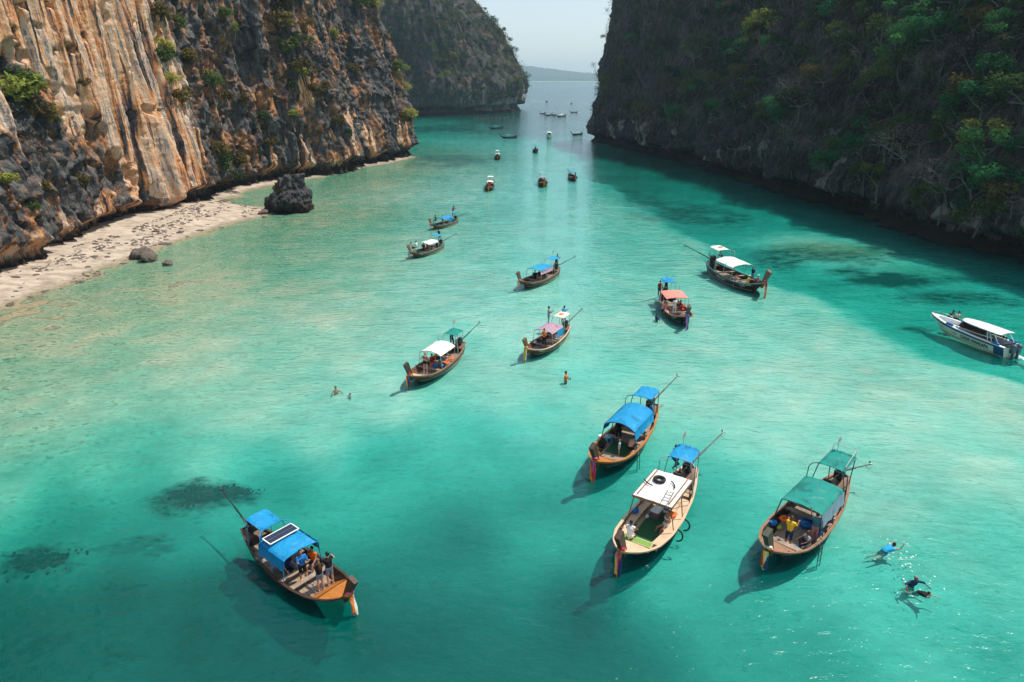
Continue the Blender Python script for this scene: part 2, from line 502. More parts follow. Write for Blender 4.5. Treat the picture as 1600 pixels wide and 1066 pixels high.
LP = [(-82, 0), (-72, 30), (-64, 60), (-61.6, 81), (-60.5, 90), (-58.8, 100), (-58.2, 113), (-58, 132), (-55, 150), (-48, 161), (-43.4, 170), (-38.5, 186), (-31.5, 203), (-29.5, 211), (-32, 221), (-42, 238), (-60, 255), (-95, 275)]
def ldens(x, y): return 0.24 if 74 < y < 216 and x > -70 else 1.2
ZL = np.r_[np.arange(-4, 0.0, 0.5), np.arange(0, 34, 0.22), np.arange(34, 52, 0.34), np.arange(52, 62, 1.0)]
left_cliff, LV, LN = cliff('sunlit_cliff', LP, ldens, 1, ZL, left_setback, left_disp, rock_warm, left_masks)

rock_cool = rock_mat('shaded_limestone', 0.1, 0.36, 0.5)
RP = [(90, -20), (78, 20), (72, 50), (67.5, 70), (64.5, 82), (62.5, 90), (60.5, 100), (58.5, 112), (56.5, 130), (54, 148), (51.5, 163), (46, 190), (38.5, 225), (31.2, 252), (28.2, 261), (28.0, 270), (34, 283), (52, 300), (85, 312)]
def rdens(x, y): return 0.34 if 66 < y < 275 and x < 70 else 1.4
def right_setback(X, Y, U, Z):
    k = 0.10 + 0.25 * sstep(240, 170, Y)
    s = np.maximum(0, Z - 9) * k + np.maximum(0, Z - 2.5) * .05
    return s + notch(Z, U, 4.2, 2.6, 51) + .4
def right_disp(x, y, U, Z, mk):
    d = 2.4 * fbm(U / 24, Z / 40, 0, 2, 101) + 1.5 * fbm(U / 8, Z / 14, 1, 3, 102)
    d = d + 0.9 * (ridged(U / 3.4, Z / 22, 0, 3, 103) - .5) * sstep(40, 8, Z) + 0.9 * fbm(U / 2.4, Z / 2.8, 3, 4, 104)
    d = d + 0.3 * fbm(x / .8, y / .8, Z / .8, 3, 106)
    return d, 0.3 * fbm(U / 2, Z / 2, 30, 2, 144) * sstep(1, 4, Z)
ZR = np.r_[np.arange(-4, 0, 0.5), np.arange(0, 14, 0.27), np.arange(14, 50, 0.45), np.arange(50, 51, 1.0)]
def right_masks(x, y, U, Z):
    return 0.75 * sstep(.25, .6, fbm(U / 4, Z / 12, 7, 3, 119)) * sstep(14, 6, Z)
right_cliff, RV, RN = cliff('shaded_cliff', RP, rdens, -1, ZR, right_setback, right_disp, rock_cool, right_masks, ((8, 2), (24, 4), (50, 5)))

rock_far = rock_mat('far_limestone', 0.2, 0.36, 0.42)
FP = [(-190, 425), (-140, 432), (-100, 438), (-64, 447), (-41, 456), (-22, 472), (-9, 494), (2, 518), (9, 540), (11, 560), (4, 590), (-20, 630), (-70, 670)]
def fdens(x, y): return 0.55 if x > -85 else 2.0
def far_setback(X, Y, U, Z):
    k = 0.16 + 0.46 * sstep(-45, -5, X)
    s = np.maximum(0, Z - 20) * k + np.maximum(0, Z - 60) * .5
    return s + notch(Z, U, 7.5, 5.0, 71) - 1.5 * sstep(8, 16, Z) * sstep(30, 16, Z)
def far_disp(x, y, U, Z, mk):
    d = 4.5 * fbm(U / 38, Z / 70, 0, 2, 201) + 2.2 * fbm(U / 11, Z / 18, 1, 3, 202)
    d = d + 1.3 * (ridged(U / 4.6, Z / 40, 0, 3, 203) - .5) + 1.0 * fbm(U / 3, Z / 4, 3, 4, 204)
    return d, 0.5 * fbm(U / 4, Z / 4, 30, 2, 244) * sstep(2, 6, Z)
def far_masks(x, y, U, Z):
    return 0.75 * sstep(.0, .5, fbm(U / 7, Z / 16, 7, 3, 219)) * sstep(34, 12, Z) * sstep(-55, -10, x)
ZF = np.r_[np.arange(-4, 0, 1), np.arange(0, 60, 0.5), np.arange(60, 92, 1.0)]
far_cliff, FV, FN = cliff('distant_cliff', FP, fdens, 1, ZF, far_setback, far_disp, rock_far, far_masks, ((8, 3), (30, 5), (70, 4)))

# ------------------------------------------------------------------ sea bed and beach
DPT = [(0,480,0),(100,520,.25),(300,450,.3),(500,330,.35),(600,300,.4),(640,262,.4),(300,560,.55),(500,480,.6),(600,400,.75),(100,620,.9),(0,640,.8),
 (150,720,1.9),(400,620,1.2),(550,560,.95),(700,450,1.1),(650,350,.9),(0,760,1.8),(300,720,1.8),(500,680,1.6),(600,620,1.4),(800,600,1.3),(850,500,1.2),(900,400,1.5),(800,350,1.4),
 (100,820,3.6),(250,800,3.6),(450,760,3.4),(600,720,3.2),(750,680,2.4),(850,650,1.9),(0,1000,6.6),(150,950,6.2),(300,1000,7.2),(500,1000,6.6),(700,850,4.2),(700,1000,5.4),(850,800,3.2),(900,950,4.6),
 (1000,1040,4.6),(1050,850,2.8),(1150,950,3.6),(1000,620,1.6),(1100,560,1.2),(1200,600,1.0),(1300,560,.9),(1400,620,.9),(1550,620,.9),(1500,700,1.2),(1350,760,1.6),(1550,850,2.1),(1400,950,2.7),(1550,1040,2.9),(1300,1050,3.6),
 (1100,480,1.2),(1250,460,1.3),(1400,500,1.1),(1550,500,1.1),(1500,440,1.0),(1300,400,1.0),(1200,350,1.0),(1050,320,1.1),(950,280,1.6),(1350,390,.8),(1250,378,.9),
 (850,280,1.4),(750,280,.7),(700,230,.9),(850,200,2.5),(700,200,1.3),(850,165,8),(850,145,9)]
dq = []
for px, py, d in DPT:
    p = at(px, py); dq.append((p.x / (p.y + 25), math.log(p.y + 25), d))
dq = np.array(dq)
BX = np.array([(-30,-92),(0,-78),(40,-62),(60,-55),(67,-53),(74,-50.4),(85,-49.3),(101,-47.7),(113,-44.6),(119,-41.5),(122,-42.5),(126,-47),(130,-53),(134,-56),(146,-54.6),(156,-50.8),(166,-46),(176,-42.2),(186,-39),(196,-34.4),(205,-30.4),(212,-29),(220,-32),(240,-46),(258,-62),(300,-130),(5000,-4000)], float)
def beach_x(y): return np.interp(y, BX[:, 0], BX[:, 1])
def depth_at(x, y):
    yy = np.maximum(y, 6.0)
    qx, qy = x / (yy + 25), np.log(yy + 25)
    num = 0; den = 0
    for a, b, d in dq:
        w = 1.0 / (((qx - a) * 1.6) ** 2 + (qy - b) ** 2 + .0015) ** 1.6
        num = num + w * d; den = den + w
    d = num / den
    xb = np.interp(yy, [30, 48, 53, 65, 77, 93, 119, 150, 186, 240], [46, 39.5, 35.5, 32, 29.7, 26.5, 23.3, 21.2, 19.5, 19])
    d = d + 1.15 * sstep(-2.0, 3.0, x - xb + 2.5 * fbm(x / 9, y / 14, 5, 3, 321)) * sstep(28, 45, yy) * sstep(262, 215, yy) * (1 - 1.0 * np.exp(-(((x - 44) / 7) ** 2 + ((y - 95) / 10) ** 2)))
    d = d * (.72 + .28 * sstep(1.3, 2.4, d)) * .36
    d = np.where(d > .55, .36 + (d - .55) * .95, d * .65)
    d = np.where(d > 1.35, 1.35 + (d - 1.35) * .62, d)
    return d * (1 + .12 * fbm(x / 9, y / 9, 0, 3, 301))
def bed_z(x, y):
    d = beach_x(y) - x
    d = d + 1.3 * fbm(x / 6, y / 6, 1, 3, 305)
    dep = depth_at(x, y)
    dep = np.minimum(dep, 0.02 + 0.05 * np.maximum(-d, 0) + 0.0035 * np.maximum(-d, 0) ** 2)
    land = np.minimum(1.25, .085 * np.maximum(d, 0)) * sstep(260, 200, y)
    z = np.where(d > 0, land, -dep)
    far = sstep(650, 1000, y) + sstep(150, 400, np.abs(x))
    return z * (1 - np.clip(far, 0, 1)) - 10 * np.clip(far, 0, 1) + .05 * fbm(x / 1.6, y / 1.6, 0, 3, 307) * sstep(8, 1.0, np.abs(z)) * (np.abs(d) > .2)
xs = np.r_[-4000, -1200, -500, -260, -150, np.arange(-100, -70, 3.), np.arange(-70, 78, 0.55), np.arange(78, 110, 4.), 150, 260, 500, 1200, 4000]
ys = np.r_[-80, -40, -10, 5, np.arange(12, 140, 0.5), np.arange(140, 260, 1.0), np.arange(260, 480, 4.), np.arange(480, 800, 20.), 900, 1100, 1500, 2200, 3200, 4400, 6400]
GX, GY = np.meshgrid(xs, ys, indexing='ij')
GZ = bed_z(GX, GY)
# dark weed and rubble: (px, py, half width px, half height px, amount)
WEED = [(335, 757, 85, 24, 1.0), (55, 850, 60, 27, 1.0), (620, 1010, 5, 5, .0), (215, 828, 60, 14, .45), (190, 885, 40, 10, .3), (1085, 335, 90, 22, .55), (1030, 318, 60, 14, .5), (1260, 400, 120, 20, .5), (1400, 432, 110, 13, .95), (1480, 455, 90, 14, .6), (1320, 420, 60, 10, .7), (1430, 505, 20, 5, .6),
        (250, 1040, 55, 30, .6), (60, 1045, 60, 20, .4), (190, 975, 60, 25, .35), (700, 200, 120, 8, .6), (720, 250, 90, 10, .5), (780, 190, 80, 5, .6), (1000, 300, 50, 12, .4)]
wd = np.zeros_like(GX)
DEEP = sstep(.55, 1.55, depth_at(GX, GY)) * sstep(75, 55, GY) * sstep(34, 26, GX)
for px, py, hw, hh, amt in WEED:
    p = at(px, py); a = at(px + hw, py); b = at(px, py - hh); c = at(px, py + hh)
    sx = abs(a.x - p.x); sy = abs(b.y - c.y) / 2
    ang = fbm(GX / 5, GY / 5, 3, 3, 310) * .8
    r = np.hypot((GX - p.x) / sx, (GY - p.y) / sy) + ang * .6
    wd = np.maximum(wd, amt * sstep(1.45, .1, r))
shal = sstep(70, 110, GY) * 0
brown = np.clip(sstep(58, 5, GX - beach_x(GY)) * sstep(8, 30, GY) * sstep(330, 250, GY), 0, 1)
for px, py, hw, hh, amt in ((1300, 388, 120, 16, 1.0), (1450, 418, 90, 10, .5)):
    p = at(px, py); a = at(px + hw, py); b = at(px, py - hh); c = at(px, py + hh)
    brown = np.maximum(brown, amt * sstep(1.2, .3, np.hypot((GX - p.x) / abs(a.x - p.x), (GY - p.y) / (abs(b.y - c.y) / 2))))
V = np.stack([GX, GY, GZ], 2).reshape(-1, 3)
F = grid_faces(len(xs), len(ys))
def sand_mat():
    m, nt, out = new_mat('sand'); q = NT(nt)
    ob = q.coords('Object')
    big = q.noise(ob, 0.11, 4, 0.6)
    mid = q.noise(q.scalev(ob, (1, 1.7, 1)), 0.55, 5, 0.65, 0)
    fine = q.noise(q.scalev(ob, (1.0, 1.7, 1)), 2.1, 5, 0.7, 0)
    weed = q.attr('weed').outputs['Fac']; brown = q.attr('brown').outputs['Fac']
    base = q.ramp(q.math('ADD', q.math('MULTIPLY', big, .5), q.math('MULTIPLY', mid, .5)), [(0.35, (0.50, 0.46, 0.38)), (0.6, (0.72, 0.67, 0.57))])
    br = q.ramp(mid, [(0.3, (0.27, 0.22, 0.115)), (0.62, (0.50, 0.43, 0.25))])
    base = q.mix(q.math('MULTIPLY', brown, 0.9), base, br)
    # scattered coral rubble and weed tufts
    sp = q.math('ADD', q.math('MULTIPLY', fine, 0.65), q.math('MULTIPLY', mid, 0.35))
    spk = q.ramp(q.math('ADD', sp, q.math('MULTIPLY', brown, 0.035)), [(0.545, 0.0), (0.63, 1.0)])
    base = q.mix(q.math('MULTIPLY', spk, q.math('MULTIPLY_ADD', brown, 0.6, 0.3)), base, (0.10, 0.095, 0.055))
    deep = q.math('ADD', q.attr('deep').outputs['Fac'], q.math('MULTIPLY', q.math('SUBTRACT', big, .5), q.math('MULTIPLY', q.attr('deep').outputs['Fac'], 0.9)))
    base = q.mix(q.math('MULTIPLY', deep, 0.92), base, (0.045, 0.075, 0.062))      # darker floor colour stands in for light lost in deeper water
    wf = q.ramp(q.math('ADD', q.math('MULTIPLY', weed, .42), q.math('ADD', q.math('MULTIPLY', mid, .6), q.math('MULTIPLY', fine, .3))), [(0.50, 0.0), (0.74, 1.0)])
    base = q.mix(q.math('MULTIPLY', wf, q.ramp(weed, [(0.02, 0), (.15, 1)])), base, (0.018, 0.028, 0.022))
    spx = q.n('SeparateXYZ'); q.link(ob, spx.inputs[0])
    wet = q.ramp(q.math('ADD', q.math('MULTIPLY', spx.outputs['Z'], 1.0), q.math('MULTIPLY', mid, .1)), [(0.10, 0.62), (0.26, 1.0)])
    base = q.mix(q.ramp(spx.outputs['Z'], [(0.0, 0.0), (0.12, 1.0)]), base, q.mix(q.ramp(mid, [(.3, 0), (.6, 1)]), (0.23, 0.185, 0.145), (0.46, 0.38, 0.305)), 'MIX')
    wet = q.math('MAXIMUM', wet, q.math('LESS_THAN', spx.outputs['Z'], -0.02))
    base = q.mix(1.0, base, wet, 'MULTIPLY')
    q.link(q.bsdf(base, 0.85, q.bump(sp, 0.5, 0.12), 0.15), out.inputs[0])
    return m
sand = sand_mat()
fz = GZ.reshape(-1)[F].max(1); fy = GY.reshape(-1)[F].mean(1)
dry = (fz > 0.03) & (fy < 260)
for nm, sel in (('beach', dry), ('seabed', ~dry)):
    f = F[sel]
    used, inv = np.unique(f.ravel(), return_inverse=True)
    me = np_mesh(nm, V[used], inv.reshape(-1, 4), sand, True)
    for an, arr in (('weed', wd), ('brown', brown), ('deep', DEEP)):
        a = me.attributes.new(an, 'FLOAT', 'POINT'); a.data.foreach_set('value', arr.reshape(-1)[used].astype(np.float32))
    link(nm, me, None, None, 'structure')

# ------------------------------------------------------------------ water: a closed body, clear and slightly milky, rippled on top
def water_mat():
    m, nt, out = new_mat('lagoon_water'); q = NT(nt)
    ob = q.coords('Object')
    rot = q.n('Mapping'); rot.inputs['Rotation'].default_value = (0, 0, rad(-28)); rot.inputs['Scale'].default_value = (0.42, 1.0, 1.0)
    q.link(ob, rot.inputs['Vector'])
    w1 = q.noise(rot.outputs[0], 0.75, 3, 0.5, 0.8)
    rot2 = q.n('Mapping'); rot2.inputs['Rotation'].default_value = (0, 0, rad(20)); rot2.inputs['Scale'].default_value = (0.55, 1.0, 1.0)
    q.link(ob, rot2.inputs['Vector'])
    w2 = q.noise(rot2.outputs[0], 2.2, 3, 0.55, 0.6)
    w3 = q.noise(ob, 0.16, 2, 0.5)
    w4 = q.noise(rot2.outputs[0], 6.0, 2, 0.5, 0.4)
    h = q.math('ADD', q.math('MULTIPLY', w1, 0.23), q.math('ADD', q.math('ADD', q.math('MULTIPLY', w2, 0.175), q.math('MULTIPLY', w4, 0.035)), q.math('MULTIPLY', w3, 0.15)))
    nrm = q.bump(h, 1.0, 0.55)
    if 'Filter Width' in nrm.node.inputs: nrm.node.inputs['Filter Width'].default_value = 0.02
    fr = q.n('Fresnel'); fr.inputs['IOR'].default_value = 1.38; q.link(nrm, fr.inputs['Normal'])
    gl = q.n('BsdfGlossy'); gl.inputs['Roughness'].default_value = 0.07; q.link(nrm, gl.inputs['Normal'])
    gl.inputs['Color'].default_value = (0.95, 0.98, 1.0, 1)
    tr = q.n('BsdfTransparent'); tr.inputs[0].default_value = (0.98, 1, 1, 1)
    df = q.n('BsdfDiffuse'); df.inputs[0].default_value = (0.0, 0.42, 0.38, 1); q.link(nrm, df.inputs['Normal'])
    dp = q.n('MixShader'); dp.inputs[0].default_value = 0.10
    q.link(tr.outputs[0], dp.inputs[1]); q.link(df.outputs[0], dp.inputs[2])
    mx = q.n('MixShader')
    q.link(fr.outputs[0], mx.inputs[0]); q.link(dp.outputs[0], mx.inputs[1]); q.link(gl.outputs[0], mx.inputs[2])
    q.link(mx.outputs[0], out.inputs[0])
    va = q.n('VolumeAbsorption')
    sg = (1.35, 0.265, 0.29); dn = max(sg)
    va.inputs['Color'].default_value = (1 - sg[0] / dn, 1 - sg[1] / dn, 1 - sg[2] / dn, 1)
    va.inputs['Density'].default_value = dn
    q.link(va.outputs[0], out.inputs['Volume'])
    return m
wb = MB(); wb.box((0, 3150, -6.5), (8000 - 2, 6500 - 2, 13))
water = wb.build('water', water_mat(), None, False, 'structure')

# ------------------------------------------------------------------ island on the horizon
def island():
    xi = np.linspace(-2400, 2600, 260); yi = np.linspace(0, 700, 24)
    X, Yv = np.meshgrid(xi, yi, indexing='ij')
    prof = np.interp(xi, [-2400, -1300, -600, -150, 90, 210, 340, 480, 620, 1000, 1800, 2600], [25, 85, 116, 115, 108, 98, 88, 72, 58, 46, 30, 5])[:, None]
    sh = np.sin(np.clip(Yv / 700, 0, 1) * math.pi) ** .6
    Z = prof * sh * (1 + .10 * fbm(X / 160, Yv / 160, 0, 4, 401)) + 4.0 * fbm(X / 22, Yv / 40, 0, 3, 404) * sh - 1.0
    m, nt, out = new_mat('island_wood'); q = NT(nt)
    c = q.ramp(q.noise(q.coords('Object'), 0.03, 5, .7), [(0.35, (0.02, 0.035, 0.015)), (0.65, (0.06, 0.08, 0.03))])
    q.link(q.bsdf(c, .9), out.inputs[0])
    me = np_mesh('island', np.stack([X, Yv + 5300, Z], 2).reshape(-1, 3), grid_faces(260, 24)[:, ::-1], m, True)
    link('hills', me, None, None, 'structure')
    b = np.stack([np.interp(xi, [-2400, 2600], [-2400, 2600]), np.full(260, 5297.0)], 1)
    mb = MB(); mb.slab([[(x, 5278, 1.2) for x in xi[::4]], [(x, 5312, 3.4) for x in xi[::4]]], 1.5)
    mb.build('shore', M('island_sand', (0.6, 0.55, 0.45), .9), None, False, 'structure')
island()

# ------------------------------------------------------------------ sea air
hb = MB(); hb.box((0, 3150, 70), (8000 + 200, 6500 + 200, 176))
hz_m, hz_nt, hz_out = new_mat('sea_air')
pv = hz_nt.nodes.new('ShaderNodeVolumePrincipled')
pv.inputs['Color'].default_value = (0.55, 0.82, 1.0, 1)
pv.inputs['Density'].default_value = 0.00014
pv.inputs['Anisotropy'].default_value = 0.25
hz_nt.links.new(pv.outputs[0], hz_out.inputs['Volume'])
haze = hb.build('haze', hz_m, None, False, 'stuff')

# where a line of sight meets the cliffs
def bvh_of(V3, side):
    nu, nv = V3.shape[:2]
    F = grid_faces(nu, nv)
    return BVHTree.FromPolygons([tuple(v) for v in V3.reshape(-1, 3)], [tuple(f) for f in F])
# ================================================================== vegetation and rocks
LB, RB, FB = bvh_of(LV, 1), bvh_of(RV, -1), bvh_of(FV, 1)
def hit(tree, px, py):
    d = ray(px, py); d = Vector(d).normalized()
    loc, nrm, idx, dist = tree.ray_cast(Vector((0, 0, CAMH)), d)
    if loc is None: return None, None
    if nrm.dot(d) > 0: nrm = -nrm
    return loc, nrm

G_BRIGHT = leaf_mat('leaves_bright', [(0.0937, 0.1406, 0.0337), (0.225, 0.2718, 0.0563), (0.4126, 0.375, 0.0844)])
G_MID = leaf_mat('leaves_mid', [(0.0282, 0.0595, 0.022), (0.0626, 0.1128, 0.0345), (0.1331, 0.1644, 0.047)])
G_DARK = leaf_mat('leaves_dark', [(0.017, 0.0306, 0.017), (0.0374, 0.0612, 0.0306), (0.0765, 0.102, 0.0425)], .2)
G_EMER = leaf_mat('leaves_emerald', [(0.0169, 0.0703, 0.031), (0.0352, 0.1547, 0.0633), (0.0985, 0.2531, 0.0703)])
G_RUST = leaf_mat('leaves_dry', [(0.09, 0.035, 0.015), (0.22, 0.085, 0.028), (0.36, 0.16, 0.05)], .2)
G_OLIVE = leaf_mat('leaves_olive', [(0.052, 0.0437, 0.0187), (0.1092, 0.0884, 0.0312), (0.1872, 0.1508, 0.0468)])
G_BROWN = leaf_mat('leaves_brown', [(0.035, 0.030, 0.029), (0.075, 0.064, 0.060), (0.13, 0.11, 0.10)], .2)
BARK = M('bark', (0.15, 0.135, 0.125), .9, .4, 3)
BARK_PALE = M('pale_bark', (0.31, 0.29, 0.28), .9, .35, 3)
RNG = np.random.RandomState(11)

def leaf_cloud(n, lobes, size, seed, flat=0.5):
    """n leaf clumps (bent pairs of small faces) spread over and through the lobes"""
    r = np.random.RandomState(seed)
    lob = np.array(lobes, float)
    w = lob[:, 3] ** 2; k = r.choice(len(lob), n, p=w / w.sum())
    d = r.normal(size=(n, 3)); d /= np.linalg.norm(d, axis=1)[:, None]
    rr = r.uniform(0.45, 1.0, n) ** 0.6
    c = lob[k, :3] + d * (lob[k, 3] * rr)[:, None] * np.array([1, 1, 0.75])
    c += r.normal(size=(n, 3)) * .06 * lob[k, 3][:, None]
    nrm = d * 0.7 + r.normal(size=(n, 3)) * .5 + np.array([0, 0, flat]); nrm /= np.linalg.norm(nrm, axis=1)[:, None]
    t = np.cross(nrm, r.normal(size=(n, 3))); t /= np.linalg.norm(t, axis=1)[:, None]
    b = np.cross(nrm, t)
    s = size * r.uniform(.55, 1.35, n)[:, None]
    up = nrm * s * .28
    p0 = c - t * s; p1 = c + b * s * .55 + up * .3; p2 = c + t * s * .9 - up; p3 = c - b * s * .5 + up * .5
    V = np.stack([p0, p1, p2, p3], 1).reshape(-1, 3)
    F = np.arange(n * 4).reshape(-1, 4)
    return V, F

def branches(seed, h, levels=4, spread=0.75, lean=0.0, r0=0.11, kids=(2, 3), twist=.35):
    rnd = random.Random(seed); mb = MB(); tips = []
    def go(p, d, L, r, lv):
        pts = [p]; q = p.copy(); dd = d.copy()
        for i in range(3):
            dd = (dd + Vector((rnd.gauss(0, twist), rnd.gauss(0, twist), rnd.gauss(0.02, twist * .7))) * .5).normalized()
            q = q + dd * L / 3; pts.append(q.copy())
        mb.tube(pts, r, 5 if lv > 2 else 3, False, r * .62)
        if lv == 0: tips.append(q); return
        for k in range(rnd.randint(*kids)):
            a = Vector((rnd.gauss(0, 1), rnd.gauss(0, 1), rnd.gauss(0.15, .6))).normalized()
            nd = (dd * (1 - spread * .5) + a * spread).normalized()
            go(q if rnd.random() < .7 else pts[2], nd, L * rnd.uniform(.6, .85), r * .6, lv - 1)
    go(Vector((0, 0, -0.4)), Vector((lean, 0, 1)).normalized(), h * .36, r0, levels)
    return mb, tips

PROTO = {}
def proto_tree(key, kind):
    """-> list of (part name, mesh)"""
    if (key, kind) in PROTO: return PROTO[(key, kind)]
    r = random.Random(hash(kind) % 1000 + key * 13) if False else random.Random(key * 131 + len(kind) * 7)
    parts = []
    if kind.startswith('bare'):
        mb, tips = branches(key * 7 + 3, 5.4, 6, .8, .45, .085, (2, 3), .3)
        parts.append(('trunk', mb.mesh('bare_branches', BARK_PALE if kind == 'bare_pale' else BARK)))
        tv = np.array([tuple(t) for t in tips])
        # sparse last dry leaves at the twig ends
        V, F = leaf_cloud(max(10, len(tips) // 2), [(t.x, t.y, t.z, .35) for t in r.sample(tips, min(26, len(tips)))], .10, key)
        parts.append(('dry_foliage', np_mesh('dry_leaves', V, F, G_BROWN)))
    elif kind in ('green', 'dark', 'emerald', 'bright', 'olive', 'brown'):
        mb, tips = branches(key * 5 + 1, 6.0, 3, .8, .35, .14)
        lob = [(t.x, t.y, t.z, r.uniform(.55, 1.15)) for t in tips]
        n = 560 if kind != 'brown' else 420
        V, F = leaf_cloud(int(n * 1.7), lob, .19, key + 40, .8)
        g = {'green': G_MID, 'dark': G_DARK, 'emerald': G_EMER, 'bright': G_BRIGHT, 'olive': G_OLIVE, 'brown': G_BROWN}[kind]
        parts.append(('trunk', mb.mesh('limbs', BARK))); parts.append(('crown', np_mesh('crown', V, F, g)))
    elif kind.startswith('bush'):
        mb, tips = branches(key * 3 + 2, 2.6, 2, .9, .5, .06)
        lob = [(t.x, t.y, t.z * .8, r.uniform(.35, .8)) for t in tips] + [(.3, 0, .6, .8)]
        g = {'bush_bright': G_BRIGHT, 'bush_green': G_MID, 'bush_olive': G_OLIVE, 'bush_dark': G_DARK}[kind]
        V, F = leaf_cloud(430, lob, .16, key + 80)
        parts.append(('stem', mb.mesh('stems', BARK))); parts.append(('foliage', np_mesh('foliage', V, F, g)))
    PROTO[(key, kind)] = parts
    return parts
def plant(name, kind, key, loc, yaw, scale, label, cat, group):
    t = thing(name, label, cat, loc, yaw, group)
    t.scale = (scale, scale, scale)
    for pn, me in proto_tree(key, kind):
        link(pn, me, t)
    return t

# ---- bushes and trees picked out on the sunlit cliff: (px, py, kind, size, label)
LBUSH = [
 (22, 125, 'bush_green', 1.5, 'green bush clinging to the pale streaked wall at its landward end'),
 (30, 150, 'bush_bright', 1.9, 'bright green bush under the pale streaked wall at its landward end'),
 (52, 172, 'bush_olive', 1.3, 'olive bush trailing below the bright bush on the landward cliff'),
 (82, 188, 'bush_bright', 1.0, 'small yellow-green bush on dark rock below the pale wall'),
 (255, 30, 'bush_olive', 1.8, 'olive bush high beside the seaward edge of the pale wall'),
 (248, 70, 'bush_bright', 1.2, 'yellow-green bush against the seaward edge of the pale wall'),
 (256, 92, 'bush_green', 1.5, 'rounded dark green bush beside the seaward edge of the pale wall'),
 (262, 125, 'bush_bright', 1.1, 'pale green bush in the corner between the pale and rusty walls'),
 (280, 45, 'bush_green', 1.2, 'thin green bush high on the rusty wall'),
 (300, 95, 'bush_olive', 1.5, 'dry olive shrub high on the rusty rock slope'),
 (322, 125, 'bush_green', 1.7, 'dark green shrub in the middle of the rusty rock slope'),
 (285, 155, 'bush_olive', 1.5, 'yellowed shrub on the rusty slope beside the pale wall'),
 (352, 22, 'bush_green', 1.2, 'green bush near the rim over the rusty wall'),
 (365, 48, 'bush_bright', .9, 'small yellow bush on rusty streaked rock near the rim'),
 (478, 60, 'olive', .75, 'large yellow-green tree hanging on the grey wall'),
 (470, 85, 'green', .7, 'green tree low in the clump hanging on the grey wall'),
 (450, 78, 'bush_green', 1.9, 'green bush beside the hanging yellow-green tree'),
 (435, 35, 'bush_olive', 2.6, 'broad dry brown shrub high on the grey wall'),
 (445, 15, 'bush_olive', 2.2, 'brown shrub at the rim above the grey wall'),
 (485, 115, 'bush_olive', 2.4, 'olive shrub below the hanging trees on the grey wall'),
 (462, 110, 'bush_bright', 1.2, 'bright green sprig under the hanging trees'),
 (500, 145, 'bush_olive', 1.9, 'dry olive shrub on the rusty buttress'),
 (455, 132, 'bush_dark', 1.2, 'dark bush in the shaded cleft of the grey wall'),
 (410, 188, 'bush_green', 1.1, 'round dark green bush alone on bare grey rock'),
 (462, 180, 'bush_bright', 1.0, 'bright green bush in the deep cleft over the boulder'),
 (548, 108, 'bush_olive', 1.4, 'olive bush beside the black hollow'),
 (528, 190, 'bush_olive', 1.2, 'dull olive shrub on the lower rusty wall'),
 (545, 206, 'bush_green', .8, 'small green bush low on the rusty wall'),
 (523, 58, 'bush_bright', 1.1, 'thin green shrub on the high grey wall'),
 (590, 18, 'bright', .85, 'yellow-green tree on the rim at the seaward corner'),
 (600, 40, 'bright', .8, 'yellow-green tree below the rim at the seaward corner'),
 (578, 10, 'green', .7, 'green tree on the rim behind the yellow-green corner trees'),
 (608, 68, 'olive', .6, 'olive tree drooping from the seaward corner'),
 (560, 8, 'bush_green', 1.8, 'green bush on the rim of the high grey wall'),
 (625, 125, 'bright', .75, 'yellow-green tree jutting from the seaward corner halfway down'),
 (632, 150, 'bright', .6, 'lower yellow-green tree jutting from the seaward corner'),
 (620, 105, 'bush_green', 1.5, 'green bush above the jutting corner trees'),
 (635, 180, 'bush_bright', 1.7, 'yellow-green bush low on the seaward corner'),
 (628, 190, 'bush_olive', 1.6, 'dry bush low on the seaward corner'),
 (640, 201, 'bush_bright', .5, 'tiny yellow bush just above the water at the seaward corner'),
 (345, 150, 'bush_olive', 1.2, 'dry shrub on rust-coloured rock over the beach'),
 (378, 160, 'bush_olive', 1.4, 'yellowed shrub on rusty rock over the boulder'),
 (330, 235, 'bush_olive', 1.6, 'dry bush low on the cliff over the beach'),
 (345, 262, 'bush_green', 1.8, 'dull green shrub just above the notch over the beach'),
 (372, 255, 'bush_olive', 1.7, 'brown shrub above the notch beside the boulder'),
 (360, 275, 'bush_dark', 1.3, 'dark bush hanging over the notch beside the boulder'),
 (425, 225, 'bush_olive', 1.1, 'dry shrub above the boulder'),
 (65, 292, 'bush_olive', .9, 'small dry bush on the dark rock above the landward beach'),
 (128, 290, 'bush_olive', 1.0, 'rusty bush low on the dark rock above the beach'),
 (5, 284, 'bush_bright', .8, 'small green bush low on the landward end of the cliff'),
 (47, 322, 'bush_green', .6, 'tiny green bush just over the notch at the landward end'),
 (132, 132, 'bush_olive', .7, 'small dry bush at the foot of the pale streaks'),
]
for i, (px, py, kind, s, lab) in enumerate(LBUSH):
    p, n = hit(LB, px, py)
    if p is None: continue
    yaw = math.atan2(n.y, n.x)
    plant('tree' if not kind.startswith('bush') else 'bush', kind, i % 5, p - n * .15 - Vector((0, 0, .3 * s)), yaw, s * 1.25, lab, 'tree' if not kind.startswith('bush') else 'bush', 'bushes and trees on the sunlit cliff')

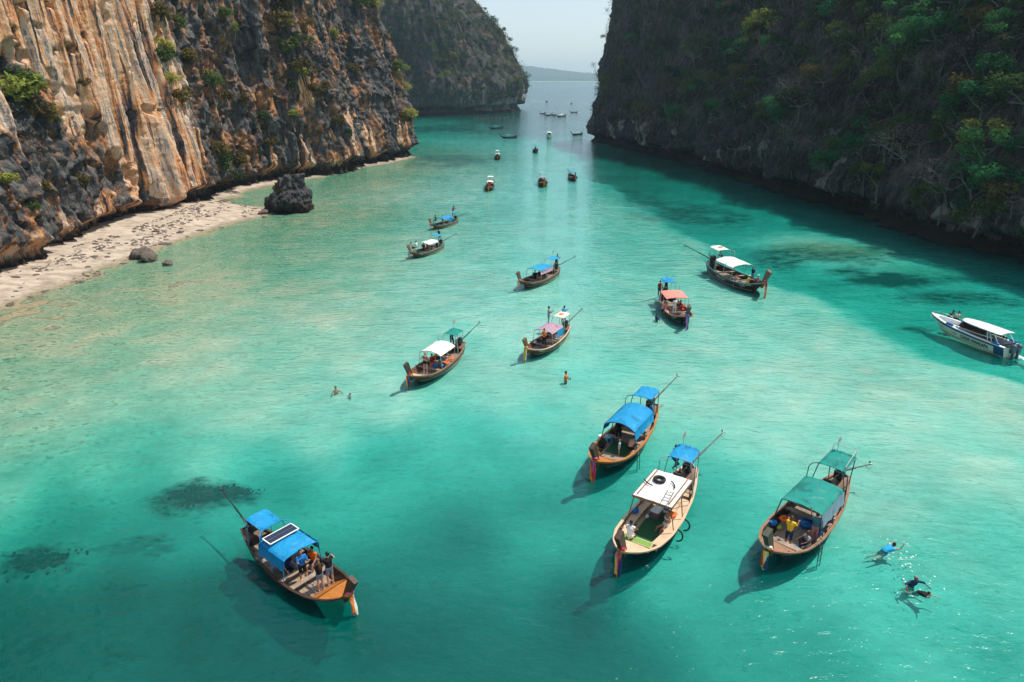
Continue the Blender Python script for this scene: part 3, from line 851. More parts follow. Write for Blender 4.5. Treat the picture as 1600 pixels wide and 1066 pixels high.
# ---- the same on the far cliff
def spots(tree, n, pxr, pyr, mind, seed, keep=None):
    """well spread points on a cliff face as seen from the lagoon"""
    r = random.Random(seed); out = []
    tries = 0
    while len(out) < n and tries < n * 60:
        tries += 1
        px, py = r.uniform(*pxr), r.uniform(*pyr)
        if keep and not keep(px, py): continue
        p, nn = hit(tree, px, py)
        if p is None or p.z < 2: continue
        if any((p - o[0]).length < mind for o in out): continue
        out.append((p, nn, px, py))
    return out
ORD = ['first', 'second', 'third', 'fourth', 'fifth', 'sixth', 'seventh', 'eighth', 'ninth', 'tenth', 'eleventh', 'twelfth', 'thirteenth', 'fourteenth', 'fifteenth', 'sixteenth', 'seventeenth', 'eighteenth', 'nineteenth', 'twentieth']
def ordinal(i): return ORD[i] if i < 20 else '%dth' % (i + 1)
def label_cells(items, look, where, span_of, high_of):
    """items: (px, py, kind, ...) -> a label that singles each one out by kind, height, stretch and order from the sea"""
    cells = {}
    for it in items: cells.setdefault((it['kind'], high_of(it), span_of(it)), []).append(it)
    for (kind, hi, sp), L in cells.items():
        L.sort(key=lambda it: it['order'])
        for i, it in enumerate(L):
            pre = (ordinal(i) + ' ') if len(L) > 1 else ''
            tail = ', from the sea' if len(L) > 1 else ''
            it['label'] = f"{pre}{look[kind]} {hi} {where} {sp}{tail}"

far_items = []
rr = random.Random(5)
for p, n, px, py in spots(FB, 105, (606, 826), (-6, 160), 6.5, 3, lambda px, py: rr.random() < (0.35 + .65 * (py < 110)) * (1.0 if px < 700 or py < 80 else .45)):
    kind = rr.choices(['dark', 'green', 'olive', 'brown'], [.42, .3, .16, .12])[0]
    far_items.append(dict(p=p, n=n, kind=kind, order=-px, px=px, py=py, s=rr.uniform(.9, 1.8)))
label_cells(far_items, {'dark': 'dark green tree', 'green': 'green tree', 'olive': 'olive tree', 'brown': 'dry brown tree'}, 'on distant cliff,',
            lambda it: 'seaward third' if it['px'] > 740 else ('middle third' if it['px'] > 670 else 'landward third'),
            lambda it: 'high' if it['py'] < 50 else ('midway up' if it['py'] < 105 else 'low'))
for i, it in enumerate(far_items):
    n = it['n']
    plant('tree', it['kind'], i % 5, it['p'] - n * .6 - Vector((0, 0, 1.2)), math.atan2(n.y, n.x), it['s'], it['label'], 'tree', 'trees on the distant cliff')

# ---- the wooded shaded cliff
RTREE = [
 (1188, 62, 'bright', 1.25, 'large bright yellow-green tree standing out high on the shaded cliff'),
 (1165, 78, 'emerald', .9, 'green tree just below the bright yellow-green tree'),
 (1205, 45, 'bright', .9, 'yellow-topped tree behind the bright yellow-green tree'),
 (1138, 12, 'emerald', 1.0, 'emerald tree at the rim above the bright yellow-green tree'),
 (1130, 30, 'emerald', .8, 'emerald tree beside the rim above a bare grey tree'),
 (1038, 100, 'emerald', 1.05, 'round-topped green tree halfway up near the seaward corner'),
 (1100, 132, 'emerald', 1.0, 'blue-green tree among bare branches near the seaward corner'),
 (1345, 165, 'dark', .8, 'dark rounded tree in the middle of the shaded cliff'),
 (1512, 160, 'olive', 1.1, 'drooping olive tree on the landward part of the shaded cliff'),
 (1465, 68, 'emerald', .9, 'emerald tree high on the landward part of the shaded cliff'),
 (1550, 135, 'emerald', 1.0, 'emerald tree halfway up at the landward end of the shaded cliff'),
 (1290, 255, 'emerald', .95, 'emerald tree low over the water in the middle of the shaded cliff'),
 (1355, 285, 'emerald', .6, 'small emerald tree hanging over the notch of the shaded cliff'),
 (1515, 335, 'emerald', .6, 'small emerald tree low at the landward end of the shaded cliff'),
 (1530, 225, 'bright', .85, 'yellow-green tree at the landward end of the shaded cliff'),
 (1305, 60, 'bright', .6, 'small yellow-green tree high in the middle of the shaded cliff'),
 (1240, 150, 'bare_pale', 1.25, 'pale bare tree with wide branches halfway up the shaded cliff'),
 (1215, 180, 'bare_pale', 1.1, 'pale bare tree with a long trunk below the wide bare one'),
 (1115, 190, 'bare_pale', .9, 'pale crooked bare tree near the seaward corner'),
 (1300, 225, 'bare_pale', 1.0, 'pale bare tree above the emerald tree over the water'),
 (1420, 240, 'bare_pale', 1.2, 'pale bare tree spreading over the rock in the middle stretch'),
 (1085, 95, 'bare_pale', 1.0, 'pale bare tree with one tall bent trunk near the seaward end'),
 (1480, 145, 'bare_pale', .8, 'pale broken bare tree among green ones on the landward part'),
 (917, 64, 'green', .55, 'small tree hanging off the seaward edge against the sky'),
 (932, 22, 'bare', .75, 'thin tree near the rim on the seaward edge against the sky'),
]
for i, (px, py, kind, s, lab) in enumerate(RTREE):
    p, n = hit(RB, px, py)
    while p is None and px < 1000:
        px += 2; p, n = hit(RB, px, py)
    if p is None: continue
    yaw = math.atan2(n.y, n.x)
    if px < 960: yaw = math.pi
    plant('bare_tree' if kind.startswith('bare') else 'tree', kind, i % 5, p - n * .5 - Vector((0, 0, 1.6 * s)), yaw, s * 1.25, lab, 'tree', 'trees on the shaded cliff')
def rkeep(px, py):
    lip = np.interp(px, [900, 918, 1000, 1100, 1200, 1300, 1400, 1500, 1600], [200, 205, 222, 246, 276, 300, 330, 362, 392])
    if py > lip - 8: return False
    if px < 985 and rr.random() < .65: return False
    return py < lip - 45 or rr.random() < .35
right_items = []
for p, n, px, py in spots(RB, 235, (925, 1640), (-30, 380), 2.9, 8, rkeep):
    far = (1600 - px) / 700
    kind = rr.choices(['bare', 'dark', 'brown', 'green', 'emerald', 'olive'], [.32, .24, .10, .16 + .06 * (px > 1300), .08 + .12 * (px > 1300), .06])[0]
    right_items.append(dict(p=p, n=n, kind=kind, order=px, px=px, py=py, s=rr.uniform(.8, 1.45)))
def rspan(it):
    for lim, nm in ((1040, 'at its seaward end'), (1180, 'by the bright tree'), (1320, 'in its middle'), (1460, 'towards the lagoon')):
        if it['px'] < lim: return nm
    return 'at its landward end'
def rhigh(it):
    z = it['p'].z
    return 'low' if z < 15 else ('midway up' if z < 25 else ('high' if z < 36 else 'topmost'))
label_cells(right_items, {'bare': 'bare grey tree', 'dark': 'dark green tree', 'brown': 'dry brown tree', 'green': 'green tree', 'emerald': 'emerald tree', 'olive': 'olive tree'}, 'on shaded cliff', rspan, rhigh)
for i, it in enumerate(right_items):
    n = it['n']
    plant('bare_tree' if it['kind'] == 'bare' else 'tree', it['kind'], i % 5, it['p'] - n * .1 - Vector((0, 0, 1.2 * it['s'])), math.atan2(n.y, n.x) + rr.uniform(-.5, .5), it['s'], it['label'], 'tree', 'trees on the shaded cliff')

# ---- undergrowth nobody could count: leaf clumps all over the faces
def cover(name, V3, n, zlo, zhi, size, mat, seed, want, droop=0.3, clump=14, spread=.5, kind='stuff'):
    r = np.random.RandomState(seed)
    nu, nv = V3.shape[:2]
    i = r.randint(0, nu - 2, n * 6); j = r.randint(0, nv - 5, n * 6)
    a = V3[i, j]; b = V3[i + 1, j]; c = V3[i, j + 1]
    nr = np.cross(b - a, c - a); nr /= np.linalg.norm(nr, axis=1)[:, None] + 1e-9
    area = np.linalg.norm(np.cross(b - a, c - a), axis=1)
    ok = (a[:, 2] > zlo) & (a[:, 2] < zhi) & (r.rand(len(a)) < area / np.percentile(area, 95)) & (r.rand(len(a)) < want(a))
    a, nr = a[ok][:n], nr[ok][:n]
    if V3 is not None and np.mean(nr[:, 2]) < 0: nr = -nr
    m = len(a)
    c = np.repeat(a, clump, 0); nn = np.repeat(nr, clump, 0)
    k = m * clump
    c = c + r.normal(size=(k, 3)) * spread * np.array([1, 1, .8]) + nn * np.abs(r.normal(size=(k, 1))) * spread * .6
    c[:, 2] -= np.abs(r.normal(size=k)) * droop
    nv_ = nn * .6 + r.normal(size=(k, 3)) * .6 + np.array([0, 0, .5]); nv_ /= np.linalg.norm(nv_, axis=1)[:, None]
    t = np.cross(nv_, r.normal(size=(k, 3))); t /= np.linalg.norm(t, axis=1)[:, None]; bb = np.cross(nv_, t)
    s = size * r.uniform(.5, 1.4, (k, 1))
    V = np.stack([c - t * s, c + bb * s * .5, c + t * s, c - bb * s * .5 - nv_ * s * .2], 1).reshape(-1, 3)
    return link(name, np_mesh(name, V, np.arange(k * 4).reshape(-1, 4), mat), None, None, kind)
P3 = lambda a, s, sd: fbm(a[:, 0] / s, a[:, 1] / s, a[:, 2] / s, 3, sd)
def w_rust(a):
    y, z = a[:, 1], a[:, 2]
    pal = in_poly(y, z, CREAM, 1.5)
    return sstep(.05, .5, P3(a, 5, 501)) * (1 - .97 * pal) * sstep(2.5, 6, z)
cover('dry_grass', LV, 4600, 3, 46, .145, G_RUST, 21, w_rust, .5, 15, .34)
cover('undergrowth', LV, 900, 5, 50, .17, G_OLIVE, 22, lambda a: sstep(.25, .6, P3(a, 8, 502)) * (1 - .98 * in_poly(a[:, 1], a[:, 2], CREAM, 1.5)) * sstep(112, 130, a[:, 1]), .3, 22, .5)
cover('undergrowth', RV, 4200, 6.5, 70, .24, G_DARK, 23, lambda a: sstep(-.25, .3, P3(a, 6, 503)) * sstep(6.5, 15, a[:, 2]), .3, 20, .75)
cover('dry_brush', RV, 1900, 7, 70, .22, G_BROWN, 24, lambda a: sstep(-.1, .4, P3(a, 7, 504)) * sstep(7, 13, a[:, 2]), .3, 20, .7)
cover('undergrowth', RV, 700, 4.5, 60, .2, G_MID, 25, lambda a: sstep(.2, .5, P3(a, 4, 505)), .3, 18, .5)
cover('undergrowth', FV, 3600, 9, 92, .45, G_DARK, 26, lambda a: sstep(-.35, .1, P3(a, 12, 506)) * (.25 + .75 * sstep(16, 34, a[:, 2])), .5, 20, 1.3)
cover('dry_brush', FV, 900, 14, 92, .42, G_OLIVE, 27, lambda a: sstep(.0, .4, P3(a, 10, 507)), .5, 18, 1.2)

# ------------------------------------------------------------------ rocks
ROCK = rock_mat('boulder_limestone', 0.1, 0.55, 0.5)
def rock_mesh(name, seed, sub, shape=None, amp=.28, mat=None):
    import bmesh
    bm = bmesh.new(); bmesh.ops.create_icosphere(bm, subdivisions=sub, radius=1)
    v = np.array([q.co[:] for q in bm.verts])
    d = 1 + amp * fbm(v[:, 0] * 1.3, v[:, 1] * 1.3, v[:, 2] * 1.3, 4, seed) + amp * .5 * ridged(v[:, 0] * 2.4, v[:, 1] * 2.4, v[:, 2] * 1.2, 3, seed + 9)
    v = v * d[:, None]
    if shape: v = shape(v)
    me = bpy.data.meshes.new(name); bm.to_mesh(me); bm.free()
    me.vertices.foreach_set('co', v.astype(np.float32).ravel())
    me.polygons.foreach_set('use_smooth', np.ones(len(me.polygons), bool))
    me.materials.append(mat or ROCK); me.update()
    return me
def stack_shape(v):
    z = v[:, 2]                                                     # waist above the water, spreading foot, a tilted head
    u = (z + 1) / 2
    w = np.interp(u, [-.2, 0, .12, .28, .45, .62, .75, .95, 1.3], [1.5, 1.15, .92, 1.02, 1.1, .86, .6, .42, .25])
    x = v[:, 0] / np.maximum(.35, np.sqrt(np.maximum(.05, 1 - np.clip(z, -1, 1) ** 2))) ** .75
    y = v[:, 1] / np.maximum(.35, np.sqrt(np.maximum(.05, 1 - np.clip(z, -1, 1) ** 2))) ** .75
    return np.stack([x * w * 3.3 + .55 * np.maximum(0, z), y * w * 3.0, z * 3.9 + 2.6], 1)
def jag_shape(v):
    p = stack_shape(v)
    n = v / np.linalg.norm(v, axis=1)[:, None]
    a = .55 * fbm(p[:, 0] / 1.5, p[:, 1] / 1.5, p[:, 2] / 1.7, 4, 881) + .45 * ridged(p[:, 0] / 1.3, p[:, 1] / 1.3, p[:, 2] / 2.4, 3, 883) - .5 * sstep(.35, .8, fbm(p[:, 0] / .9, p[:, 1] / .9, p[:, 2] / 1.1, 3, 885))
    return p + n * a[:, None] * np.array([1, 1, .7])
bp = at(449, 333)
bld = link('boulder', rock_mesh('boulder', 77, 6, jag_shape, .16))
bld.location = (bp.x, bp.y + 2.6, -.3); bld['kind'] = 'thing'; del bld['kind']
tag(bld, 'tall black undercut limestone boulder standing in the shallows off the beach', 'boulder')
for i, (dx, dy, dz, s, k, lab) in enumerate([(-.9, -1.6, 4.0, .8, 'bush_olive', 'dry bush on the shoulder of the black boulder'), (.7, -2.0, 3.6, .5, 'bush_bright', 'small green bush on the waist of the black boulder'), (-2.2, 0, 4.0, .8, 'bush_olive', 'straggly shrub on the landward shoulder of the black boulder'), (.4, 0, 6.0, .55, 'bush_olive', 'dry shrub on top of the black boulder')]):
    plant('bush', k, i, (bp.x + dx, bp.y + 2.6 + dy, dz - .4), -1.6, s, lab, 'bush', 'bushes on the boulder')
STONE = M('beach_stone', (0.11, 0.09, 0.075), .95, .6, 3)
RM = [rock_mesh('stone', 300 + i, 3, lambda v: v * np.array([1, .8, .6]), .4, STONE) for i in range(5)]
def stone(loc, s, rz, lab, group, i):
    o = link('stone', RM[i % 5]); o.location = loc; o.scale = s if isinstance(s, tuple) else (s, s, s); o.rotation_euler = (0, 0, rz)
    return tag(o, lab, 'stone', group)
p = at(222, 397, .5); stone((p.x, p.y, .6), 1.15, .3, 'larger of the two dark boulders lying together on the beach', 'stones on the beach', 0)
p = at(234, 403, .3); stone((p.x, p.y, .35), .95, 2, 'smaller of the two dark boulders, at the water side', 'stones on the beach', 1)
p = at(263, 413, 0); stone((p.x, p.y, .0), .6, 1, 'flat dark stone at the water edge beside the paired boulders', 'stones on the beach', 2)
p = at(412, 333, .2); stone((p.x, p.y, .25), .8, 1, 'dark stone against the foot of the tall boulder', 'stones on the beach', 3)
p = at(500, 288, 1); 
bs = []
r_ = random.Random(3)
for k in range(400):
    y = r_.uniform(66, 150); x = beach_x(np.array([y]))[0] - r_.uniform(-1.0, 9)
    z = float(bed_z(np.array([x]), np.array([y]))[0])
    wall = np.interp(y, [66, 81, 100, 113, 132, 150], [-63, -61.5, -58, -57, -56, -53])
    if x < wall + .3 or z < -.15: continue
    if any((x - b[0]) ** 2 + (y - b[1]) ** 2 < 1.2 for b in bs): continue
    bs.append((x, y, z))
    if len(bs) >= 90: break
bs.sort(key=lambda b: b[1])
zone = lambda b: ('at the water edge' if b[2] < .22 else ('on the open sand' if b[2] < .62 else 'under the cliff foot'))
cz = {}
for b in bs:
    part = 'landward beach' if b[1] < 86 else ('middle of the beach' if b[1] < 108 else 'seaward beach')
    cz.setdefault((part, zone(b)), []).append(b)
for (part, zn), L in cz.items():
    for i, (x, y, z) in enumerate(L):
        s = r_.choice([.12, .16, .2, .26, .34, .5])
        stone((x, y, z - s * .05), (s * r_.uniform(.9, 1.5), s, s * r_.uniform(.5, .8)), r_.uniform(0, 6), f"{ordinal(i)} small dark stone {zn}, {part}, towards the sea", 'stones on the beach', i)
REEF = M('reef', (0.018, 0.027, 0.022), .95, .6, 2)
for i, (px, py, hw, hy, n, lab) in enumerate([(55, 850, 1.7, .85, 170, 'round dark coral patch under the water, alone in the deep corner'), (322, 758, 1.9, .8, 190, 'large dark coral patch under the water beside the raised propeller'), (368, 750, 1.1, .45, 70, 'small dark coral patch just past the propeller of the solar boat')]):
    p = at(px, py); r_ = random.Random(i + 4); m = MB()
    for k in range(n):
        a_, rr_ = r_.uniform(0, 6.283), min(1.9, abs(r_.gauss(0, .62)))
        rr_ *= 1 + .3 * math.sin(3 * a_ + i) + .2 * math.sin(5 * a_)
        x = hw * rr_ * math.cos(a_); y = hy * rr_ * math.sin(a_) + .12 * x
        zb = float(bed_z(np.array([p.x + x]), np.array([p.y + y]))[0]); s_ = r_.uniform(.04, .15) * (1.3 - .5 * rr_)
        m.ell((x, y, zb + s_ * .2), (s_ * r_.uniform(.9, 1.7), s_, s_ * r_.uniform(.6, 1.1)), RZ(r_.uniform(0, 3)), 7, 5)
    o = m.build('coral_patch', REEF, None, True, 'stuff'); o.location = (p.x, p.y, 0)
# shingle and rubble under the cliff foot
rb = MB(); r_ = random.Random(17); RBV = []; 
k_ = 0
while k_ < 1100:
    y = r_.uniform(66, 150); bxx = float(beach_x(np.array([y]))[0]); wall = np.interp(y, [66, 81, 100, 113, 132, 150], [-63, -60.5, -57.5, -56.5, -56, -53])
    u = r_.random() ** 1.6; x = wall + .2 + u * (bxx + .4 - wall)
    if vnoise(x / 2.2, y / 4, 0, 77) < -.1 + .5 * (u > .45): continue
    z = float(bed_z(np.array([x]), np.array([y]))[0]); s = r_.choice([.06, .08, .12, .2])
    rb.ell((x, y, z + s * .1), (s * r_.uniform(1, 2.2), s, s * .5), RZ(r_.uniform(0, 3)), 6, 4); k_ += 1
rb.build('rubble', M('rubble_stone', (0.12, 0.095, 0.08), .9, .5, 2), None, False, 'stuff')
# ================================================================== boats
L0 = 9.4
def interp(s, xs_, ys_):
    return float(np.interp(s, xs_, ys_))
def smooth_tab(xs_, ys_):
    xx = np.linspace(0, 1, 101); yy = np.interp(xx, xs_, ys_)
    for _ in range(3): yy[1:-1] = (yy[:-2] + 2 * yy[1:-1] + yy[2:]) / 4
    return lambda s: float(np.interp(s, xx, yy))
HB = smooth_tab([0, .06, .15, .3, .5, .65, .8, .9, .96, 1], [.34, .52, .78, 1.08, 1.27, 1.30, 1.16, .83, .45, .06])
ZG = smooth_tab([0, .1, .25, .5, .7, .85, .95, 1], [.86, .74, .62, .56, .62, .78, 1.0, 1.16])
def xs_at(s, v):
    """v 0 at the gunwale, 1 at the waterline, 2 at the keel"""
    xg = -L0 / 2 + s * L0
    xw = -L0 / 2 + .30 + s * (L0 - 1.75)
    xk = -L0 / 2 + .75 + s * (L0 - 3.3)
    return xg + (xw - xg) * v if v <= 1 else xw + (xk - xw) * (v - 1)
def side_pt(s, v, side, off=0.0):
    hb, zg = HB(s), ZG(s)
    hw = hb * (.84 - .24 * max(0, s - .6) / .4)
    if v <= 1:
        y = hb + (hw - hb) * (v ** 1.25); z = zg * (1 - v)
    else:
        u = v - 1
        y = hw * math.cos(u * math.pi / 2) ** .7 if u < 1 else 0; z = -.42 * math.sin(u * math.pi / 2)
    return Vector((xs_at(s, v), side * (y + off), z))
SS = [i / 30 for i in range(31)]
def hull_mesh():
    mb = MB()
    VV = [0, .25, .5, .75, 1, 1.25, 1.5, 1.75, 2]
    for side in (1, -1):
        rows = [[side_pt(s, v, side) for v in VV] for s in SS]
        if side < 0: rows = [list(reversed(r)) for r in rows]
        mb.grid(rows)
        # inside of the planking
        inn = []
        for s in SS:
            r = []
            for v in (0, .3, .6, .9, 1.05):
                p = side_pt(s, v, side); t = min(.07, abs(p.y) * .8)
                p.y -= side * t; r.append(p)
            r[-1].z = max(-.03, r[-1].z)
            inn.append(r)
        if side > 0: inn = [list(reversed(r)) for r in inn]
        mb.grid(inn)
    # transom
    a = [side_pt(0, v, 1) for v in VV]; b = [side_pt(0, v, -1) for v in VV]
    mb.grid([a, b])
    return mb
def gunwale_mesh(w=.13, t=.07, inset=-.03, s0=0.0, s1=1.0, dz=.03):
    mb = MB()
    for side in (1, -1):
        rows = []
        for s in SS:
            if s < s0 - .001 or s > s1 + .001: continue
            p = side_pt(s, 0, side)
            yo = abs(p.y) - inset; yi = max(.0, yo - w)
            z1, z0 = p.z + dz, p.z + dz - t
            rows.append([(p.x, side * yo, z0), (p.x, side * yo, z1), (p.x, side * yi, z1), (p.x, side * yi, z0), (p.x, side * yo, z0)])
        if side > 0: rows = [list(reversed(r)) for r in rows]
        mb.grid(rows)
        mb.add(rows[0][:4], [(0, 1, 2, 3)]); mb.add(rows[-1][:4], [(3, 2, 1, 0)])
    return mb
def stripe_mesh(v0, v1, s0, s1, off=.012):
    """a painted strake standing a little proud of the planking"""
    mb = MB()
    for side in (1, -1):
        rows = []
        for i in range(25):
            s = s0 + (s1 - s0) * i / 24
            rows.append([side_pt(s, v0, side, -.02), side_pt(s, v0, side, off), side_pt(s, v1, side, off), side_pt(s, v1, side, -.02)])
        if side < 0: rows = [list(reversed(r)) for r in rows]
        mb.grid(rows)
    return mb
FLOOR = 0.16
def inner_hb(s, z=FLOOR):
    zg = ZG(s); v = max(0, min(1, 1 - z / zg))
    return max(0, abs(side_pt(s, v, 1).y) - .08)
def floor_mesh():
    mb = MB(); n = 13; w = 2.3 / n
    for k in range(n):
        y = -1.15 + w * (k + .5)
        ss = [s for s in np.linspace(.06, .93, 60) if inner_hb(s) > abs(y) + w * .5]
        if len(ss) < 4: continue
        x0, x1 = xs_at(ss[0], .8), xs_at(ss[-1], .8)
        cuts = [x0, x0 + (x1 - x0) * (.3 + .13 * (k % 3)), x0 + (x1 - x0) * (.62 + .1 * (k % 2)), x1]
        for a, b in zip(cuts, cuts[1:]):
            mb.box(((a + b) / 2, y, FLOOR - .02 + .004 * (k % 2)), (b - a - .012, w - .014, .03))
    return mb
def under_mesh():
    rows = [[(xs_at(s, .9), inner_hb(s, .1), .115), (xs_at(s, .9), -inner_hb(s, .1), .115)] for s in SS]
    return MB().slab(rows, .02)
def fore_deck_mesh(s0, drop=.05):
    mb = MB(); rows = []
    for i in range(9):
        s = s0 + (.995 - s0) * i / 8
        p = side_pt(s, 0, 1); h = max(.02, p.y - .05)
        rows.append([(p.x, h * (1 - 2 * j / 8), p.z - drop + .03 * (1 - (1 - 2 * j / 8) ** 2)) for j in range(9)])
    mb.slab(rows, .04)
    bk = [[Vector((q.x, q.y - .06, q.z)), Vector((q.x, -q.y + .06, q.z))] for q in [side_pt(s0, v, 1) for v in (.08, .35, .6, .82)]]   # bulkhead under the edge
    mb.grid(bk); mb.grid([[b, a] for a, b in [[p + Vector((.03, 0, 0)) for p in r] for r in bk]])
    return mb
def rib_mesh(s, side):
    pts = [side_pt(s, v, side) for v in (.02, .3, .6, .85)]
    mb = MB()
    pts = [Vector((p.x, p.y - side * .105, p.z)) for p in pts]
    for a, b in zip(pts, pts[1:]):
        mb.add([(a.x - .035, a.y, a.z), (a.x + .035, a.y, a.z), (b.x + .035, b.y, b.z), (b.x - .035, b.y, b.z),
                (a.x - .035, a.y + side * .04, a.z), (a.x + .035, a.y + side * .04, a.z), (b.x + .035, b.y + side * .04, b.z), (b.x - .035, b.y + side * .04, b.z)],
               [(0, 1, 2, 3), (4, 7, 6, 5), (0, 4, 5, 1), (2, 6, 7, 3), (0, 3, 7, 4), (1, 5, 6, 2)])
    return mb
def prow_mesh(h=1.25, rake=.5):
    mb = MB()
    b = side_pt(1, 0, 1); x0, z0 = b.x - .16, b.z - .55
    rows = []
    for i in range(7):
        u = i / 6
        x = x0 + rake * (u ** 1.35) * 1.15 - .42 * (1 - u) ** 2 * .6; z = z0 + (h + .55) * u
        d = .22 + .15 * u; w = .08 + .05 * u
        nx = .30
        rows.append([(x - d * .9, w, z + d * nx), (x + d * .4, w, z - d * .12), (x + d * .4, -w, z - d * .12), (x - d * .9, -w, z + d * nx), (x - d * .9, w, z + d * nx)])
    mb.grid(rows)
    mb.add(rows[-1][:4], [(0, 1, 2, 3)]); mb.add(rows[0][:4], [(3, 2, 1, 0)])
    top = rows[-1]
    return mb, rows[2][0]
def canopy_rows(x0, x1, w, z, rise, sag=0.03, drop=.0, n=20, m=16, slope=0.0):
    rows = []
    for i in range(n + 1):
        u = i / n; x = x0 + (x1 - x0) * u
        r = []
        for j in range(m + 1):
            t = -1 + 2 * j / m
            zz = z + rise * (1 - t * t) - sag * 1.6 * abs(math.sin(u * math.pi * 2)) * (1 - t * t * .4) - .012 * math.sin(u * 23 + t * 9) * (1 - t * t) + slope * u
            if drop and abs(t) > .999: zz -= drop
            r.append((x, w * t, zz))
        rows.append(r)
    return rows
RED = M('ribbon_red', (0.55, 0.03, 0.04), .7, .2); ORANGE = M('ribbon_orange', (0.85, 0.25, 0.03), .7, .2); YELLOW = M('ribbon_yellow', (0.85, 0.55, 0.04), .7, .2)
PINK = M('ribbon_pink', (0.75, 0.12, 0.32), .7, .2); BLUER = M('ribbon_blue', (0.03, 0.22, 0.6), .7, .2); GREENR = M('ribbon_green', (0.05, 0.35, 0.12), .7, .2); WHITER = M('ribbon_white', (0.75, 0.74, 0.7), .7, .15); NAVYR = M('ribbon_navy', (0.02, 0.04, 0.12), .7, .2)
RIB = dict(r=RED, o=ORANGE, y=YELLOW, p=PINK, b=BLUER, g=GREENR, w=WHITER, n=NAVYR)
STEEL = M('galvanised_pipe', (0.45, 0.46, 0.46), .4, .2, 5, .5, .6)
BLACKM = M('engine_black', (0.02, 0.02, 0.022), .45, .4, 5); RUBBER = M('rubber', (0.015, 0.015, 0.016), .7, .3)
DARKPIPE = M('dark_pipe', (0.04, 0.09, 0.09), .5, .3); BLUEPIPE = M('blue_pipe', (0.03, 0.25, 0.5), .45, .2)
GREY = M('grey_metal', (0.2, 0.2, 0.21), .45, .35, 6, .5, .4)
WHITE = M('white_paint', (0.78, 0.78, 0.76), .4, .06, 3)
CLOTH = {'blue': tarp('blue_tarpaulin', (0.004, 0.235, 0.49)), 'cyan': tarp('cyan_tarpaulin', (0.01, 0.27, 0.50)), 'teal': tarp('teal_tarpaulin', (0.002, 0.21, 0.18)),
         'white': tarp('white_canvas', (0.76, 0.73, 0.69), .15), 'coral': tarp('coral_canvas', (0.72, 0.24, 0.19), .15), 'lilac': tarp('lilac_canvas', (0.36, 0.24, 0.31), .15),
         'peach': tarp('peach_canvas', (0.74, 0.58, 0.48), .15), 'roof': M('white_roof_paint', (0.70, 0.70, 0.68), .5, .08, 2), 'greyblue': M('grey_blue_canvas', (0.2, 0.3, 0.38), .6, .1, 1.5)}
WOODS = {'dark': wood('dark_hull_wood', (0.055, 0.030, 0.020)), 'black': wood('black_hull_paint', (0.022, 0.024, 0.023), .35), 'olive': wood('olive_hull_paint', (0.05, 0.052, 0.035)),
         'brown': wood('brown_hull_wood', (0.15, 0.075, 0.04)), 'tan': wood('tan_hull_wood', (0.20, 0.105, 0.055)), 'slate': wood('slate_hull_paint', (0.07, 0.085, 0.085))}
INNER = wood('inner_planking', (0.16, 0.10, 0.065)); FLOORW = wood('floor_boards', (0.26, 0.20, 0.155), .7); VARN = wood('varnished_deck', (0.42, 0.155, 0.035), .35, .3); PALE = wood('pale_timber', (0.55, 0.39, 0.26), .6, .25); REDD = wood('reddish_deck', (0.27, 0.14, 0.09), .6, .35); RAILW = wood('rail_timber', (0.24, 0.13, 0.075), .45)
SHARED = {}
def shared(key, fn):
    if key not in SHARED: SHARED[key] = fn()
    return SHARED[key]

def text_mesh(txt, size=1.0, bold=0.0):
    cu = bpy.data.curves.new('lettering', 'FONT'); cu.body = txt; cu.size = size; cu.offset = bold; cu.resolution_u = 3
    ob = bpy.data.objects.new('lettering_tmp', cu); COL.objects.link(ob)
    dg = bpy.context.evaluated_depsgraph_get()
    me = bpy.data.meshes.new_from_object(ob.evaluated_get(dg))
    bpy.data.objects.remove(ob); bpy.data.curves.remove(cu)
    return me
LETTER = M('white_lettering', (0.75, 0.78, 0.72), .5, .1)
def hull_text(root, lines, s_mid, side, colour=LETTER, height=.15, v0=.22, gap=.26, squeeze=1.0):
    for k, txt in enumerate(lines):
        me = text_mesh(txt, 1.0, .012)
        co = np.array([v.co[:] for v in me.vertices])
        if not len(co): continue
        co[:, 0] -= (co[:, 0].min() + co[:, 0].max()) / 2
        h = max(.3, co[:, 1].max())
        sc = height / .72
        for v, c in zip(me.vertices, co):
            s = s_mid - side * 0 + (-side) * (-1) * 0 + (c[0] * sc * squeeze / L0) * (1 if side < 0 else -1)
            zz = ZG(s_mid); vv = v0 + gap * k - (c[1] - .36) * sc / zz
            v.co = side_pt(min(1, max(0, s)), min(1, max(.02, vv)), side, .014)
        me.materials.clear(); me.materials.append(colour)
        link('lettering', me, root)

